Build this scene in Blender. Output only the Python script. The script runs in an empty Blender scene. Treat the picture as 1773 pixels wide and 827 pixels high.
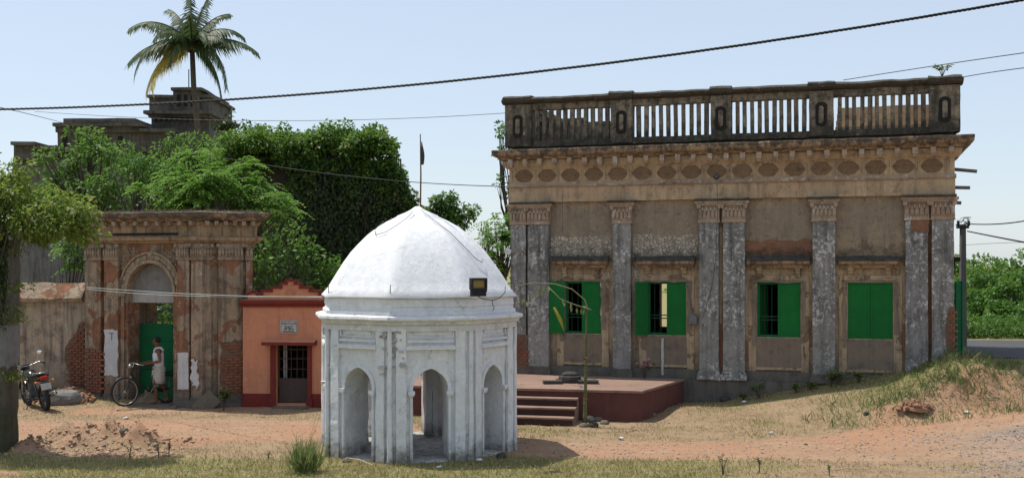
import bpy, bmesh, math, random
import numpy as np
from mathutils import Vector, Matrix, noise as mnoise
S = bpy.context.scene
COL = S.collection
R = math.radians
PI = math.pi
rnd = random.Random(7)
# ------------------------------------------------------------------ camera, sky, sun
F, CX, HY, H = 1900.0, 886.5, 460.0, 3.3
cam = bpy.data.cameras.new('camera'); camo = bpy.data.objects.new('camera', cam); COL.objects.link(camo)
camo.location = (0, 0, H); camo.rotation_euler = (R(90), 0, 0)
cam.sensor_width = 36; cam.lens = 36*F/1773; cam.shift_y = (HY-413.5)/1773
cam.clip_end = 6000; cam.clip_start = .1
S.camera = camo
SUN_AZ, SUN_EL = -116.0, 66.0       # azimuth measured from the camera side, minus = to the left
sv = Vector((math.sin(R(SUN_AZ))*math.cos(R(SUN_EL)), -math.cos(R(SUN_AZ))*math.cos(R(SUN_EL)), math.sin(R(SUN_EL))))
world = bpy.data.worlds.new('World'); S.world = world; world.use_nodes = True
wn = world.node_tree; bg = wn.nodes['Background']
sky = wn.nodes.new('ShaderNodeTexSky'); sky.sky_type = 'NISHITA'; sky.sun_disc = False
sky.sun_elevation = R(SUN_EL); sky.sun_rotation = math.atan2(sv.x, sv.y)
sky.air_density = 1.0; sky.dust_density = .7; sky.ozone_density = 1.0; sky.altitude = 0
mxs = wn.nodes.new('ShaderNodeMix'); mxs.data_type = 'RGBA'; mxs.inputs[0].default_value = .70      # hazy bright sky
wn.links.new(sky.outputs[0], mxs.inputs[6]); mxs.inputs[7].default_value = (3.0, 3.36, 3.85, 1); wn.links.new(mxs.outputs[2], bg.inputs[0]); bg.inputs[1].default_value = 0.15
sun = bpy.data.lights.new('sun', 'SUN'); sun.energy = 3.6; sun.angle = R(.6); sun.color = (1, .95, .86)
suno = bpy.data.objects.new('sun', sun); COL.objects.link(suno)
suno.rotation_euler = sv.to_track_quat('Z', 'Y').to_euler()
S.view_settings.view_transform = 'Standard'; S.view_settings.look = 'None'; S.view_settings.exposure = 0.45
S.render.resolution_x = 1024; S.render.resolution_y = 477

# ------------------------------------------------------------------ measuring helpers
def W(x, y, Z): return Vector(((x-CX)*Z/F, Z, H-(y-HY)*Z/F))
class Frame:
    def __init__(s, ox, oy, deg):
        s.o = Vector((ox, oy)); s.a = R(deg)
        s.u = Vector((math.cos(s.a), math.sin(s.a))); s.v = Vector((-math.sin(s.a), math.cos(s.a)))
    def uw(s, x, y, v=0.0):
        d = Vector(((x-CX)/F, 1.0)); p = s.o+s.v*v
        det = s.u.x*(-d.y)-(-d.x)*s.u.y
        U = ((-p.x)*(-d.y)-(-d.x)*(-p.y))/det
        Z = (p+s.u*U).y
        return U, H-(y-HY)*Z/F
    def U(s, x, v=0.0): return s.uw(x, 0, v)[0]
    def Wt(s, x, y, v=0.0): return s.uw(x, y, v)[1]
    def world(s, u, v, w): p = s.o+s.u*u+s.v*v; return Vector((p.x, p.y, w))

# ------------------------------------------------------------------ object helpers
def tag(o, label=None, cat=None, group=None, kind=None):
    if label: o['label'] = label
    if cat: o['category'] = cat
    if group: o['group'] = group
    if kind: o['kind'] = kind
    return o
def thing(name, label, cat, loc=(0, 0, 0), rz=0, group=None):
    o = bpy.data.objects.new(name, None); COL.objects.link(o); o.location = loc; o.rotation_euler = (0, 0, rz)
    o.empty_display_size = .2
    return tag(o, label, cat, group)
def inst(src, name, parent, M=None):
    o = bpy.data.objects.new(name, src.data); COL.objects.link(o); o.parent = parent
    if M is not None: o.matrix_local = M
    return o
def dup(root, loc, rz=0, label=None, scale=None):
    r = root.copy(); COL.objects.link(r); r.location = loc; r.rotation_euler = (0, 0, rz)
    if scale: r.scale = (scale,)*3
    if label: r['label'] = label
    for ch in root.children:
        c = ch.copy(); COL.objects.link(c); c.parent = r
        for g in ch.children:
            d = g.copy(); COL.objects.link(d); d.parent = c
    return r

class MB:
    def __init__(s): s.v = []; s.f = []
    def add(s, vs, fs):
        b = len(s.v); s.v += [tuple(p) for p in vs]; s.f += [tuple(b+i for i in f) for f in fs]
    def box(s, a, b, M=None, taper=None):
        x0, y0, z0 = a; x1, y1, z1 = b
        vs = [(x0, y0, z0), (x1, y0, z0), (x1, y1, z0), (x0, y1, z0), (x0, y0, z1), (x1, y0, z1), (x1, y1, z1), (x0, y1, z1)]
        if taper:
            cx, cy = (x0+x1)/2, (y0+y1)/2
            vs = vs[:4]+[(cx+(x-cx)*taper, cy+(y-cy)*taper, z) for x, y, z in vs[4:]]
        if M is not None: vs = [M @ Vector(p) for p in vs]
        s.add(vs, [(0, 3, 2, 1), (4, 5, 6, 7), (0, 1, 5, 4), (1, 2, 6, 5), (2, 3, 7, 6), (3, 0, 4, 7)])
    def prism(s, poly, z0, z1, M=None):           # poly in xy
        n = len(poly); vs = [(x, y, z0) for x, y in poly]+[(x, y, z1) for x, y in poly]
        if M is not None: vs = [M @ Vector(p) for p in vs]
        s.add(vs, [tuple(range(n-1, -1, -1)), tuple(range(n, 2*n))]+[(i, (i+1) % n, n+(i+1) % n, n+i) for i in range(n)])
    def front(s, poly, y0, y1):                    # poly in xz (seen from the front), thickness along y
        M = Matrix(((1, 0, 0, 0), (0, 0, 1, 0), (0, 1, 0, 0), (0, 0, 0, 1)))
        n = len(poly); vs = [(x, y0, z) for x, z in poly]+[(x, y1, z) for x, z in poly]
        s.add(vs, [tuple(range(n)), tuple(range(2*n-1, n-1, -1))]+[(i, n+i, n+(i+1) % n, (i+1) % n) for i in range(n)])
    def profile(s, prof, x0, x1):                  # prof in yz swept along x
        n = len(prof); vs = [(x0, y, z) for y, z in prof]+[(x1, y, z) for y, z in prof]
        s.add(vs, [tuple(range(n)), tuple(range(2*n-1, n-1, -1))]+[(i, n+i, n+(i+1) % n, (i+1) % n) for i in range(n)])
    def tube(s, pts, r, n=8, cap=True):
        pts = [Vector(p) for p in pts]; m = len(pts)
        rs = r if isinstance(r, (list, tuple)) else [r]*m
        b = len(s.v); up = Vector((0, 0, 1)); prev = None
        for i, p in enumerate(pts):
            d = (pts[min(i+1, m-1)]-pts[max(i-1, 0)]).normalized()
            if prev is None:
                a = d.cross(up)
                if a.length < .05: a = d.cross(Vector((1, 0, 0)))
            else: a = prev-d*prev.dot(d)
            a.normalize(); prev = a; c = d.cross(a)
            for k in range(n):
                t = 2*PI*k/n; s.v.append(tuple(p+(a*math.cos(t)+c*math.sin(t))*rs[i]))
        for i in range(m-1):
            for k in range(n):
                s.f.append((b+i*n+k, b+i*n+(k+1) % n, b+(i+1)*n+(k+1) % n, b+(i+1)*n+k))
        if cap:
            s.f.append(tuple(b+k for k in range(n-1, -1, -1))); s.f.append(tuple(b+(m-1)*n+k for k in range(n)))
    def lathe(s, prof, n=16, c=(0, 0, 0), M=None, ph=0):   # prof: (r,z)
        b = len(s.v)
        for r, z in prof:
            for k in range(n):
                t = 2*PI*k/n+ph; p = Vector((c[0]+r*math.cos(t), c[1]+r*math.sin(t), c[2]+z))
                s.v.append(tuple(M @ p if M is not None else p))
        for i in range(len(prof)-1):
            for k in range(n):
                s.f.append((b+i*n+k, b+i*n+(k+1) % n, b+(i+1)*n+(k+1) % n, b+(i+1)*n+k))
        s.f.append(tuple(b+k for k in range(n-1, -1, -1))); s.f.append(tuple(b+(len(prof)-1)*n+k for k in range(n)))
    def torus(s, c, Rr, r, M=None, n=28, m=8):
        b = len(s.v)
        for i in range(n):
            t = 2*PI*i/n
            for k in range(m):
                q = 2*PI*k/m; rr = Rr+r*math.cos(q)
                p = Vector((c[0]+rr*math.cos(t), c[1]+r*math.sin(q), c[2]+rr*math.sin(t)))
                s.v.append(tuple(M @ p if M is not None else p))
        for i in range(n):
            for k in range(m):
                s.f.append((b+i*m+k, b+i*m+(k+1) % m, b+((i+1) % n)*m+(k+1) % m, b+((i+1) % n)*m+k))
    def ball(s, c, r, n=10, m=7, sc=(1, 1, 1)):
        prof = [(max(.001, math.sin(PI*i/m))*r, -math.cos(PI*i/m)*r) for i in range(m+1)]
        M = Matrix.Translation(c) @ Matrix.Diagonal((*sc, 1))
        s.lathe(prof, n, M=M)
    def build(s, name, mat, parent=None, smooth=False, rough=0, cell=.15, seed=0, fr=3.0, bevel=0, recalc=True):
        me = bpy.data.meshes.new(name); me.from_pydata(s.v, [], s.f)
        bm = bmesh.new(); bm.from_mesh(me)
        if recalc: bmesh.ops.recalc_face_normals(bm, faces=bm.faces)
        if rough:
            for _ in range(7):
                es = [e for e in bm.edges if e.calc_length() > cell*1.5]
                if not es: break
                bmesh.ops.subdivide_edges(bm, edges=es, cuts=1, use_grid_fill=True)
            off = Vector((seed*7.3, seed*3.1, seed*1.7))
            for v in bm.verts:
                n = mnoise.noise_vector(v.co*fr+off)+mnoise.noise_vector(v.co*fr*3.1+off)*.5
                v.co += n*rough
        bm.to_mesh(me); bm.free()
        if smooth:
            for p in me.polygons: p.use_smooth = True
        o = bpy.data.objects.new(name, me); COL.objects.link(o); o.parent = parent
        if mat: me.materials.append(mat)
        if bevel:
            m = o.modifiers.new('bevel', 'BEVEL'); m.width = bevel; m.segments = 2; m.limit_method = 'ANGLE'
        return o

def wall_mb(mb, u0, u1, w0, w1, v0, v1, holes):
    us = sorted({u0, u1, *[h[0] for h in holes], *[h[1] for h in holes]}); ws = sorted({w0, w1, *[h[2] for h in holes], *[h[3] for h in holes]})
    inh = lambda a, b: any(h[0] < a < h[1] and h[2] < b < h[3] for h in holes)
    solid = {}
    for i in range(len(us)-1):
        for j in range(len(ws)-1):
            solid[i, j] = not inh((us[i]+us[i+1])/2, (ws[j]+ws[j+1])/2)
    for (i, j), ok in solid.items():
        if not ok: continue
        a, b, c, d = us[i], us[i+1], ws[j], ws[j+1]
        mb.add([(a, v0, c), (b, v0, c), (b, v0, d), (a, v0, d)], [(0, 1, 2, 3)])
        mb.add([(a, v1, c), (b, v1, c), (b, v1, d), (a, v1, d)], [(3, 2, 1, 0)])
        if not solid.get((i-1, j)): mb.add([(a, v0, c), (a, v0, d), (a, v1, d), (a, v1, c)], [(0, 1, 2, 3)])
        if not solid.get((i+1, j)): mb.add([(b, v0, c), (b, v0, d), (b, v1, d), (b, v1, c)], [(3, 2, 1, 0)])
        if not solid.get((i, j-1)): mb.add([(a, v0, c), (b, v0, c), (b, v1, c), (a, v1, c)], [(3, 2, 1, 0)])
        if not solid.get((i, j+1)): mb.add([(a, v0, d), (b, v0, d), (b, v1, d), (a, v1, d)], [(0, 1, 2, 3)])

def arch_mb(mb, u0, u1, w0, w1, v0, v1, curve):
    """wall with an arched opening; curve = list of (u,w) from left spring over the crown to right spring, jambs drop to w0"""
    L, Rr = curve[0][0], curve[-1][0]
    mb.box((u0, v0, w0), (L, v1, w1)); mb.box((Rr, v0, w0), (u1, v1, w1))
    for (a, wa), (b, wb) in zip(curve[:-1], curve[1:]):
        vs = [(a, v0, wa), (b, v0, wb), (b, v0, w1), (a, v0, w1), (a, v1, wa), (b, v1, wb), (b, v1, w1), (a, v1, w1)]
        mb.add(vs, [(0, 1, 2, 3), (7, 6, 5, 4), (0, 4, 5, 1), (3, 2, 6, 7)])

def jag(u0, u1, w0, w1, amp=.04, n=7, seed=1, keep=()):
    q = random.Random(seed); P = []
    for k in range(n): P.append((u0+(u1-u0)*k/n, w0+(0 if 'b' in keep else q.uniform(-amp, amp))))
    for k in range(n): P.append((u1+(0 if 'r' in keep else q.uniform(-amp, amp)), w0+(w1-w0)*k/n))
    for k in range(n): P.append((u1-(u1-u0)*k/n, w1+(0 if 't' in keep else q.uniform(-amp, amp))))
    for k in range(n): P.append((u0+(0 if 'l' in keep else q.uniform(-amp, amp)), w1-(w1-w0)*k/n))
    return P

# ------------------------------------------------------------------ materials
class Mat:
    def __init__(s, name, rough=.85):
        s.m = bpy.data.materials.new(name); s.m.use_nodes = True; s.t = s.m.node_tree
        s.b = s.t.nodes['Principled BSDF']; s.b.inputs['Roughness'].default_value = rough
        s.b.inputs['Specular IOR Level'].default_value = .25; s._pos = None
    def n(s, t, **k):
        x = s.t.nodes.new(t)
        for a, b in k.items(): setattr(x, a, b)
        return x
    def put(s, sock, v):
        if hasattr(v, 'is_output'): s.t.links.new(v, sock)
        elif isinstance(v, (tuple, list)): sock.default_value = (*v, 1) if len(v) == 3 and sock.type == 'RGBA' else v
        else: sock.default_value = v
    @property
    def pos(s):
        if s._pos is None: s._pos = s.n('ShaderNodeNewGeometry').outputs['Position']
        return s._pos
    @property
    def z(s):
        x = s.n('ShaderNodeSeparateXYZ'); s.put(x.inputs[0], s.pos); return x.outputs[2]
    def noise(s, sc, det=4, ro=.6, stretch=None, off=None, dist=0):
        v = s.pos
        if stretch or off:
            mp = s.n('ShaderNodeMapping'); s.put(mp.inputs['Vector'], v)
            if stretch: mp.inputs['Scale'].default_value = stretch
            if off: mp.inputs['Location'].default_value = off
            v = mp.outputs[0]
        x = s.n('ShaderNodeTexNoise'); s.put(x.inputs['Vector'], v); x.inputs['Scale'].default_value = sc
        x.inputs['Detail'].default_value = det; x.inputs['Roughness'].default_value = ro; x.inputs['Distortion'].default_value = dist
        return x.outputs['Fac']
    def vor(s, sc, feat='F1', out='Distance', stretch=None):
        v = s.pos
        if stretch:
            mp = s.n('ShaderNodeMapping'); s.put(mp.inputs['Vector'], v); mp.inputs['Scale'].default_value = stretch; v = mp.outputs[0]
        x = s.n('ShaderNodeTexVoronoi', feature=feat); s.put(x.inputs['Vector'], v); x.inputs['Scale'].default_value = sc
        return x.outputs[out]
    def step(s, v, a, b, lo=0., hi=1.):
        x = s.n('ShaderNodeMapRange'); x.clamp = True; s.put(x.inputs[0], v)
        x.inputs[1].default_value = a; x.inputs[2].default_value = b; x.inputs[3].default_value = lo; x.inputs[4].default_value = hi
        return x.outputs[0]
    def math(s, op, a, b=0.):
        x = s.n('ShaderNodeMath', operation=op); s.put(x.inputs[0], a); s.put(x.inputs[1], b); return x.outputs[0]
    def mix(s, f, a, b, mode='MIX'):
        x = s.n('ShaderNodeMix', data_type='RGBA', blend_type=mode); s.put(x.inputs[0], f); s.put(x.inputs[6], a); s.put(x.inputs[7], b)
        return x.outputs[2]
    def bump(s, h, strength=.4, dist=.02, nrm=None):
        x = s.n('ShaderNodeBump'); s.put(x.inputs['Height'], h); x.inputs['Strength'].default_value = strength
        x.inputs['Distance'].default_value = dist
        if nrm is not None: s.put(x.inputs['Normal'], nrm)
        s.put(s.b.inputs['Normal'], x.outputs[0]); return x.outputs[0]
    def col(s, c): s.put(s.b.inputs['Base Color'], c); return s
    def done(s): return s.m

def weathered(name, base, alt, dark=(.035, .033, .03), soot=.35, streak=.4, patch=None, patch_at=.62, crack=0, flake=None, flake_at=.55,
              bands=(), fine=.35, bump=.5, sc=1.0, flake_sc=9):
    m = Mat(name, .92)
    n1 = m.noise(.9*sc, 5, .65); n2 = m.noise(6*sc, 6, .7); n3 = m.noise(45*sc, 3, .7)
    c = m.mix(m.step(n1, .35, .65), base, alt)
    c = m.mix(m.step(n2, .3, .7, 0, .55), c, tuple(x*.62 for x in base))
    h = m.math('ADD', m.math('MULTIPLY', n2, .7), m.math('MULTIPLY', n3, .35))
    if patch:
        p = m.step(m.noise(1.5*sc, 5, .6, off=(3.7, 1.3, 8.1), dist=.4), patch_at, patch_at+.02)
        c = m.mix(p, c, m.mix(m.step(n2, .35, .65), patch, tuple(x*.6 for x in patch))); h = m.math('SUBTRACT', h, m.math('MULTIPLY', p, .8))
    if flake:
        p = m.step(m.math('ADD', m.noise(flake_sc*sc, 7, .72, off=(9.2, 4.4, 2.5), dist=.15), m.math('MULTIPLY', m.math('SUBTRACT', m.noise(1.7*sc, 3, .6, off=(0, 6, 2)), .5), .42)), flake_at, flake_at+.06)
        c = m.mix(p, c, flake); h = m.math('ADD', h, m.math('MULTIPLY', p, .3))
    if crack:
        ad = m.n('ShaderNodeVectorMath', operation='ADD'); nz = m.n('ShaderNodeTexNoise'); nz.inputs['Scale'].default_value = 9; m.put(nz.inputs['Vector'], m.pos)
        sc_ = m.n('ShaderNodeVectorMath', operation='SCALE'); m.put(sc_.inputs[0], nz.outputs['Color']); sc_.inputs['Scale'].default_value = .16; m.put(ad.inputs[0], m.pos); m.put(ad.inputs[1], sc_.outputs[0])
        vo = m.n('ShaderNodeTexVoronoi', feature='DISTANCE_TO_EDGE'); m.put(vo.inputs['Vector'], ad.outputs[0]); vo.inputs['Scale'].default_value = crack; v = vo.outputs['Distance']; p = m.step(v, .02, .13, 1, 0)
        c = m.mix(m.math('MULTIPLY', p, .75), c, tuple(x*.3 for x in base)); h = m.math('SUBTRACT', h, m.math('MULTIPLY', p, .6))
    if streak:
        st = m.step(m.noise(2.2, 7, .7, stretch=(3.6, 3.6, .30)), .47, .68, 0, streak)
        c = m.mix(st, c, dark)
    if soot:
        sp = m.step(m.noise(3.1*sc, 8, .75, off=(1.9, 7.7, 3.3)), .56-.12*soot, .70-.05*soot, 0, min(1, soot+.25))
        c = m.mix(sp, c, dark)
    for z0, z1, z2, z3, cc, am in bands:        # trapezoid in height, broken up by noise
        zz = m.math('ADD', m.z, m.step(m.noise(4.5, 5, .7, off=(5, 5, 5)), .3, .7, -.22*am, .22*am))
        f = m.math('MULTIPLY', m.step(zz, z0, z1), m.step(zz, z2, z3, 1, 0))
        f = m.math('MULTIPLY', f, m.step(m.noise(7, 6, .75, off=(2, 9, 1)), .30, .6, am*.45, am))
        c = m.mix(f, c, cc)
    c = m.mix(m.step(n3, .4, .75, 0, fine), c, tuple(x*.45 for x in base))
    m.col(c); m.bump(h, bump, .03)
    return m.done()
def plain(name, c, rough=.6, metal=0., var=.3, sc=12, spec=.3):
    m = Mat(name, rough); m.b.inputs['Metallic'].default_value = metal; m.b.inputs['Specular IOR Level'].default_value = spec
    n = m.noise(sc, 5, .7)
    m.col(m.mix(m.step(n, .3, .7), c, tuple(x*(1-var) for x in c))); m.bump(n, .12, .01)
    return m.done()
def leafmat(name, a, b, c=None, trans=.35, dry=0.0, sc=1.2, ca=.12):
    m = Mat(name, .55); m.b.inputs['Specular IOR Level'].default_value = .35
    g = m.n('ShaderNodeNewGeometry').outputs['Random Per Island']
    col = m.mix(g, a, b)
    if c: col = m.mix(m.step(g, 1-ca, 1-ca+.02), col, c)
    col = m.mix(m.step(m.noise(sc, 3, .6), .35, .65, 0, .55), col, tuple(x*.6 for x in a))
    m.col(col)
    tr = m.n('ShaderNodeBsdfTranslucent'); m.put(tr.inputs[0], m.mix(.5, col, tuple(min(1, x*1.6) for x in b)))
    mx = m.n('ShaderNodeMixShader'); mx.inputs[0].default_value = trans
    out = m.t.nodes['Material Output']
    m.t.links.new(m.b.outputs[0], mx.inputs[1]); m.t.links.new(tr.outputs[0], mx.inputs[2]); m.t.links.new(mx.outputs[0], out.inputs[0])
    return m.done()

TAN, TAN2 = (.56, .42, .265), (.36, .28, .19)
M = {}
M['facade'] = weathered('old_ochre_plaster', TAN, TAN2, soot=.5, streak=.65, flake=(.54, .47, .37), flake_at=.60, bump=1.0, fine=.75, sc=1.5,
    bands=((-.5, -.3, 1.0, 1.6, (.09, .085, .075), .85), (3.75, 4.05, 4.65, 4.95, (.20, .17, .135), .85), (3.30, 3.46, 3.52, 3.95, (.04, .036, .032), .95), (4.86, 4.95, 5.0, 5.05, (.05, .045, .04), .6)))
M['window_wall'] = weathered('window_plaster', (.52, .395, .245), (.31, .245, .17), soot=.45, streak=.5, bump=.7, patch=(.23, .16, .11), patch_at=.56, fine=.5)
M['entab'] = weathered('entablature_plaster', (.58, .43, .27), (.42, .29, .18), soot=.45, streak=.5, bump=.7, fine=.5, flake=(.46, .40, .33), flake_at=.64,
    )
M['cornice'] = weathered('cornice_plaster', (.42, .285, .17), (.27, .19, .125), sc=1.5, soot=.7, streak=.95, bump=.7, fine=.5,
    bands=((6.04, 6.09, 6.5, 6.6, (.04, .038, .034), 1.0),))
M['parapet'] = weathered('sooty_parapet_plaster', (.36, .295, .21), (.13, .115, .09), dark=(.022, .022, .020), soot=.85, streak=.8, flake=(.48, .44, .35),
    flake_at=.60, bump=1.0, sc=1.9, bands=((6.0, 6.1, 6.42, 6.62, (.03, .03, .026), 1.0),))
M['coping'] = weathered('black_weathered_coping', (.105, .095, .078), (.065, .06, .05), dark=(.022, .022, .02), soot=.6, streak=.5, flake=(.26, .24, .19), flake_at=.60, bump=1.0, sc=2.0)
M['black'] = plain('black_lichen_and_shade', (.022, .021, .019), .95)  # also painted as the shade inside niches, frieze slot and mansion windows
M['slate'] = weathered('flaking_grey_pilaster', (.25, .245, .225), (.38, .37, .34), dark=(.05, .049, .047), soot=.55, streak=.85, flake=(.56, .55, .52), flake_at=.50,
    patch=(.27, .14, .085), patch_at=.66, bump=1.0, flake_sc=13, fine=.6, bands=((-.5, .5, 1.5, 2.1, (.33, .32, .30), .5),))
M['slate_pale'] = weathered('flaking_pale_pilaster', (.24, .235, .23), (.34, .33, .31), dark=(.055, .054, .052), soot=.55, streak=.7, flake=(.52, .51, .48), flake_at=.5,
    patch=(.27, .14, .085), patch_at=.65, bump=1.0, flake_sc=12, fine=.6)
M['capital'] = weathered('capital_plaster', (.46, .36, .26), (.38, .25, .17), soot=.45, streak=.2, flake=(.52, .47, .40), flake_at=.55, bump=.6)
M['medal'] = weathered('medallion_terracotta', (.25, .165, .095), (.20, .13, .08), soot=.3, streak=0, bump=.7, sc=2)
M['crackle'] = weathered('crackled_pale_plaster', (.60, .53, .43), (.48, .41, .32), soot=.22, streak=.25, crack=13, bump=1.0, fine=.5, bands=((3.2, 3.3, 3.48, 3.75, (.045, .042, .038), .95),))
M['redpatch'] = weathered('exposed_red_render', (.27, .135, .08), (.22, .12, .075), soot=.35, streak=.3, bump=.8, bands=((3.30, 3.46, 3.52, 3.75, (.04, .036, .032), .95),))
M['repair'] = weathered('brown_cement_repair', (.26, .205, .15), (.20, .16, .12), soot=.3, streak=.4, bump=.5)
M['plinth'] = weathered('damp_dark_plinth', (.17, .155, .13), (.10, .095, .085), soot=.45, streak=.4, flake=(.27, .25, .21), flake_at=.66, bump=.6)
M['recess'] = weathered('grey_recess_plaster', (.24, .19, .14), (.19, .155, .12), soot=.3, streak=.3, bump=.4)
M['brick'] = weathered('old_red_brick', (.30, .125, .072), (.22, .095, .058), soot=.45, streak=0, bump=.8, sc=3)
M['mortar'] = weathered('lime_mortar', (.20, .13, .09), (.15, .10, .07), soot=.3, streak=.1, bump=.9, sc=2)
M['white'] = weathered('whitewash', (.80, .81, .82), (.74, .76, .79), dark=(.36, .34, .31), soot=.05, streak=.18, bump=.9, fine=.12, flake=(.74, .74, .74), flake_at=.62,
    bands=((-.3, -.2, .04, .36, (.17, .16, .13), .95), (2.18, 2.24, 2.34, 2.4, (.5, .48, .45), .6)), sc=1.4)
M['whitedome'] = weathered('whitewashed_dome', (.83, .84, .86), (.79, .80, .83), dark=(.45, .45, .44), soot=.0, streak=.22, bump=.5, fine=.12, sc=1.6, flake=(.72, .72, .72), flake_at=.60, flake_sc=4)
M['inner'] = weathered('stained_inner_whitewash', (.62, .62, .61), (.5, .5, .49), dark=(.15, .15, .14), soot=.25, streak=.45, bump=.4)
M['grime'] = weathered('grimy_bare_mortar', (.55, .54, .52), (.66, .65, .64), dark=(.10, .09, .08), soot=.6, streak=.2, flake=(.72, .72, .71), flake_at=.5, bump=1.0, sc=2)
M['gate'] = weathered('gate_ochre_plaster', (.44, .33, .23), (.27, .205, .145), soot=.48, streak=.75, patch=(.32, .14, .075), patch_at=.52, flake=(.46, .41, .33), flake_at=.60, fine=.5, bump=.7,
    bands=((-.5, -.3, .3, .9, (.11, .10, .085), .8),))
M['gate_orn'] = weathered('gate_ornament_plaster', (.44, .34, .24), (.31, .23, .155), soot=.5, streak=.3, flake=(.42, .37, .30), flake_at=.58, bump=1.0, sc=1.8)
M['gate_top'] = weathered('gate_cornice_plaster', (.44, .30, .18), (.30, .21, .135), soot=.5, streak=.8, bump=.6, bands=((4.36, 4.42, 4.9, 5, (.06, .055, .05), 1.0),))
M['tymp'] = weathered('grey_cement', (.25, .245, .235), (.20, .195, .185), soot=.15, streak=.3, bump=.3)
M['lintel'] = weathered('pale_lintel_cement', (.42, .41, .39), (.36, .35, .34), soot=.08, streak=.2, bump=.3)
M['whitepaint'] = weathered('white_paint_patch', (.62, .63, .64), (.5, .5, .5), soot=.12, streak=.15, bump=.3)
M['boundary'] = weathered('stained_boundary_plaster', (.50, .39, .285), (.30, .25, .19), soot=.5, streak=.8, flake=(.45, .42, .36), flake_at=.6, patch=(.3, .19, .12), patch_at=.66, bump=.6,
    bands=((-.5, -.3, .4, .9, (.17, .13, .09), .7),))
M['pillar'] = weathered('mossy_pillar_plaster', (.13, .11, .085), (.08, .07, .055), dark=(.03, .035, .022), soot=.5, streak=.8, bump=.8, bands=((1.5, 1.55, 2.35, 2.5, (.26, .26, .26), .7), (-.5, 0, .6, .9, (.035, .045, .02), .7)))
M['greywall'] = weathered('grey_rendered_wall', (.23, .22, .20), (.17, .16, .15), soot=.25, streak=.9, bump=.4)
M['mansion'] = weathered('blackened_mansion_plaster', (.17, .155, .135), (.10, .095, .085), dark=(.035, .034, .032), soot=.55, streak=.8, bump=.5, sc=.35)
M['orange'] = weathered('orange_limewash', (.64, .275, .155), (.54, .245, .15), dark=(.32, .13, .085), soot=.10, streak=.35, bump=.25, fine=.12, flake=(.62, .28, .17), flake_at=.66, flake_sc=3)
M['maroon'] = weathered('maroon_oxide_paint', (.21, .035, .028), (.17, .035, .028), dark=(.06, .02, .018), soot=.2, streak=.2, bump=.3, fine=.2)
M['redox'] = weathered('red_oxide_cement', (.155, .06, .052), (.11, .045, .04), dark=(.06, .03, .026), soot=.25, streak=.45, bump=.4, flake=(.26, .13, .11), flake_at=.66)
M['stepface'] = weathered('shaded_riser_cement', (.07, .035, .03), (.05, .03, .027), dark=(.03, .022, .02), soot=.4, streak=.4, bump=.4)  # shade of the risers put into the colour, darker than the treads
M['redtop'] = weathered('dusty_red_cement_floor', (.31, .205, .155), (.25, .155, .12), dark=(.10, .07, .06), soot=.4, streak=0, bump=.3)
M['green'] = weathered('green_shutter_paint', (.010, .155, .032), (.008, .125, .028), dark=(.02, .07, .02), soot=.06, streak=.22, bump=.15, fine=.15)
M['darkgreen'] = weathered('dark_green_gate_paint', (.010, .15, .055), (.010, .12, .045), dark=(.02, .05, .03), soot=.1, streak=.3, bump=.2)
M['barpaint'] = plain('dark_green_bar_paint', (.006, .045, .02), .6)
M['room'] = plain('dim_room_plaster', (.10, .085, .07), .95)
M['iron'] = plain('dark_iron', (.03, .03, .03), .6, .3)
M['rust'] = plain('rusty_rod', (.16, .08, .05), .8)
M['cable'] = plain('black_cable', (.02, .02, .022), .6)
M['wire'] = plain('grey_wire', (.10, .10, .11), .6)
M['palewire'] = plain('pale_green_wire', (.42, .47, .44), .6)
M['concrete'] = weathered('pole_concrete', (.17, .165, .155), (.13, .125, .12), soot=.2, streak=.4, bump=.3)
M['stone'] = weathered('field_stone', (.22, .19, .15), (.16, .14, .11), soot=.3, streak=0, bump=.8, sc=3)
M['darkstone'] = weathered('black_basalt', (.075, .068, .06), (.055, .05, .045), soot=.2, streak=0, bump=.6, sc=3)
M['soilmound'] = weathered('red_soil', (.40, .22, .135), (.34, .19, .12), soot=.1, streak=0, bump=1.0, sc=3)
M['bark'] = weathered('grey_bark', (.13, .105, .08), (.09, .075, .06), soot=.3, streak=.3, bump=1.0, sc=3)
M['asphalt'] = weathered('road_asphalt', (.085, .085, .088), (.065, .065, .068), soot=.0, streak=0, bump=.3, fine=.2)
M['leafA'] = leafmat('broadleaf', (.055, .13, .02), (.13, .24, .04), (.24, .33, .07), trans=.42)
M['leafB'] = leafmat('fresh_feathery_leaf', (.075, .17, .022), (.15, .29, .045), (.28, .38, .09), trans=.45)
M['leafivy'] = leafmat('creeper_leaf', (.05, .12, .018), (.13, .24, .035), (.28, .27, .05), ca=.12, trans=.42)
M['leafdark'] = leafmat('shaded_creeper_leaf', (.02, .038, .010), (.05, .08, .018), (.12, .13, .035), trans=.2)  # darkened leaf copy: shade on the ruin face and pillar front is painted in
M['leafolive'] = leafmat('olive_creeper_leaf', (.085, .14, .022), (.18, .25, .04), (.34, .36, .08), ca=.2, trans=.45)
M['leafbush'] = leafmat('lush_bush_leaf', (.055, .14, .02), (.11, .22, .035), (.2, .3, .06))
M['palm'] = leafmat('palm_leaflet', (.045, .08, .03), (.10, .14, .05), (.22, .20, .08), trans=.3)
M['palmdry'] = leafmat('yellowing_palm_leaflet', (.30, .27, .06), (.42, .33, .08), trans=.4)
M['straw'] = leafmat('dry_straw_grass', (.34, .245, .145), (.50, .38, .24), (.20, .21, .07), ca=.25, trans=.3)
M['grass'] = leafmat('short_green_grass', (.16, .19, .05), (.28, .29, .09), (.50, .39, .21), ca=.45, trans=.3)
M['weed2'] = leafmat('tall_weed_leaf', (.06, .10, .03), (.13, .18, .06), (.30, .27, .13), ca=.2, trans=.3)
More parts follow.
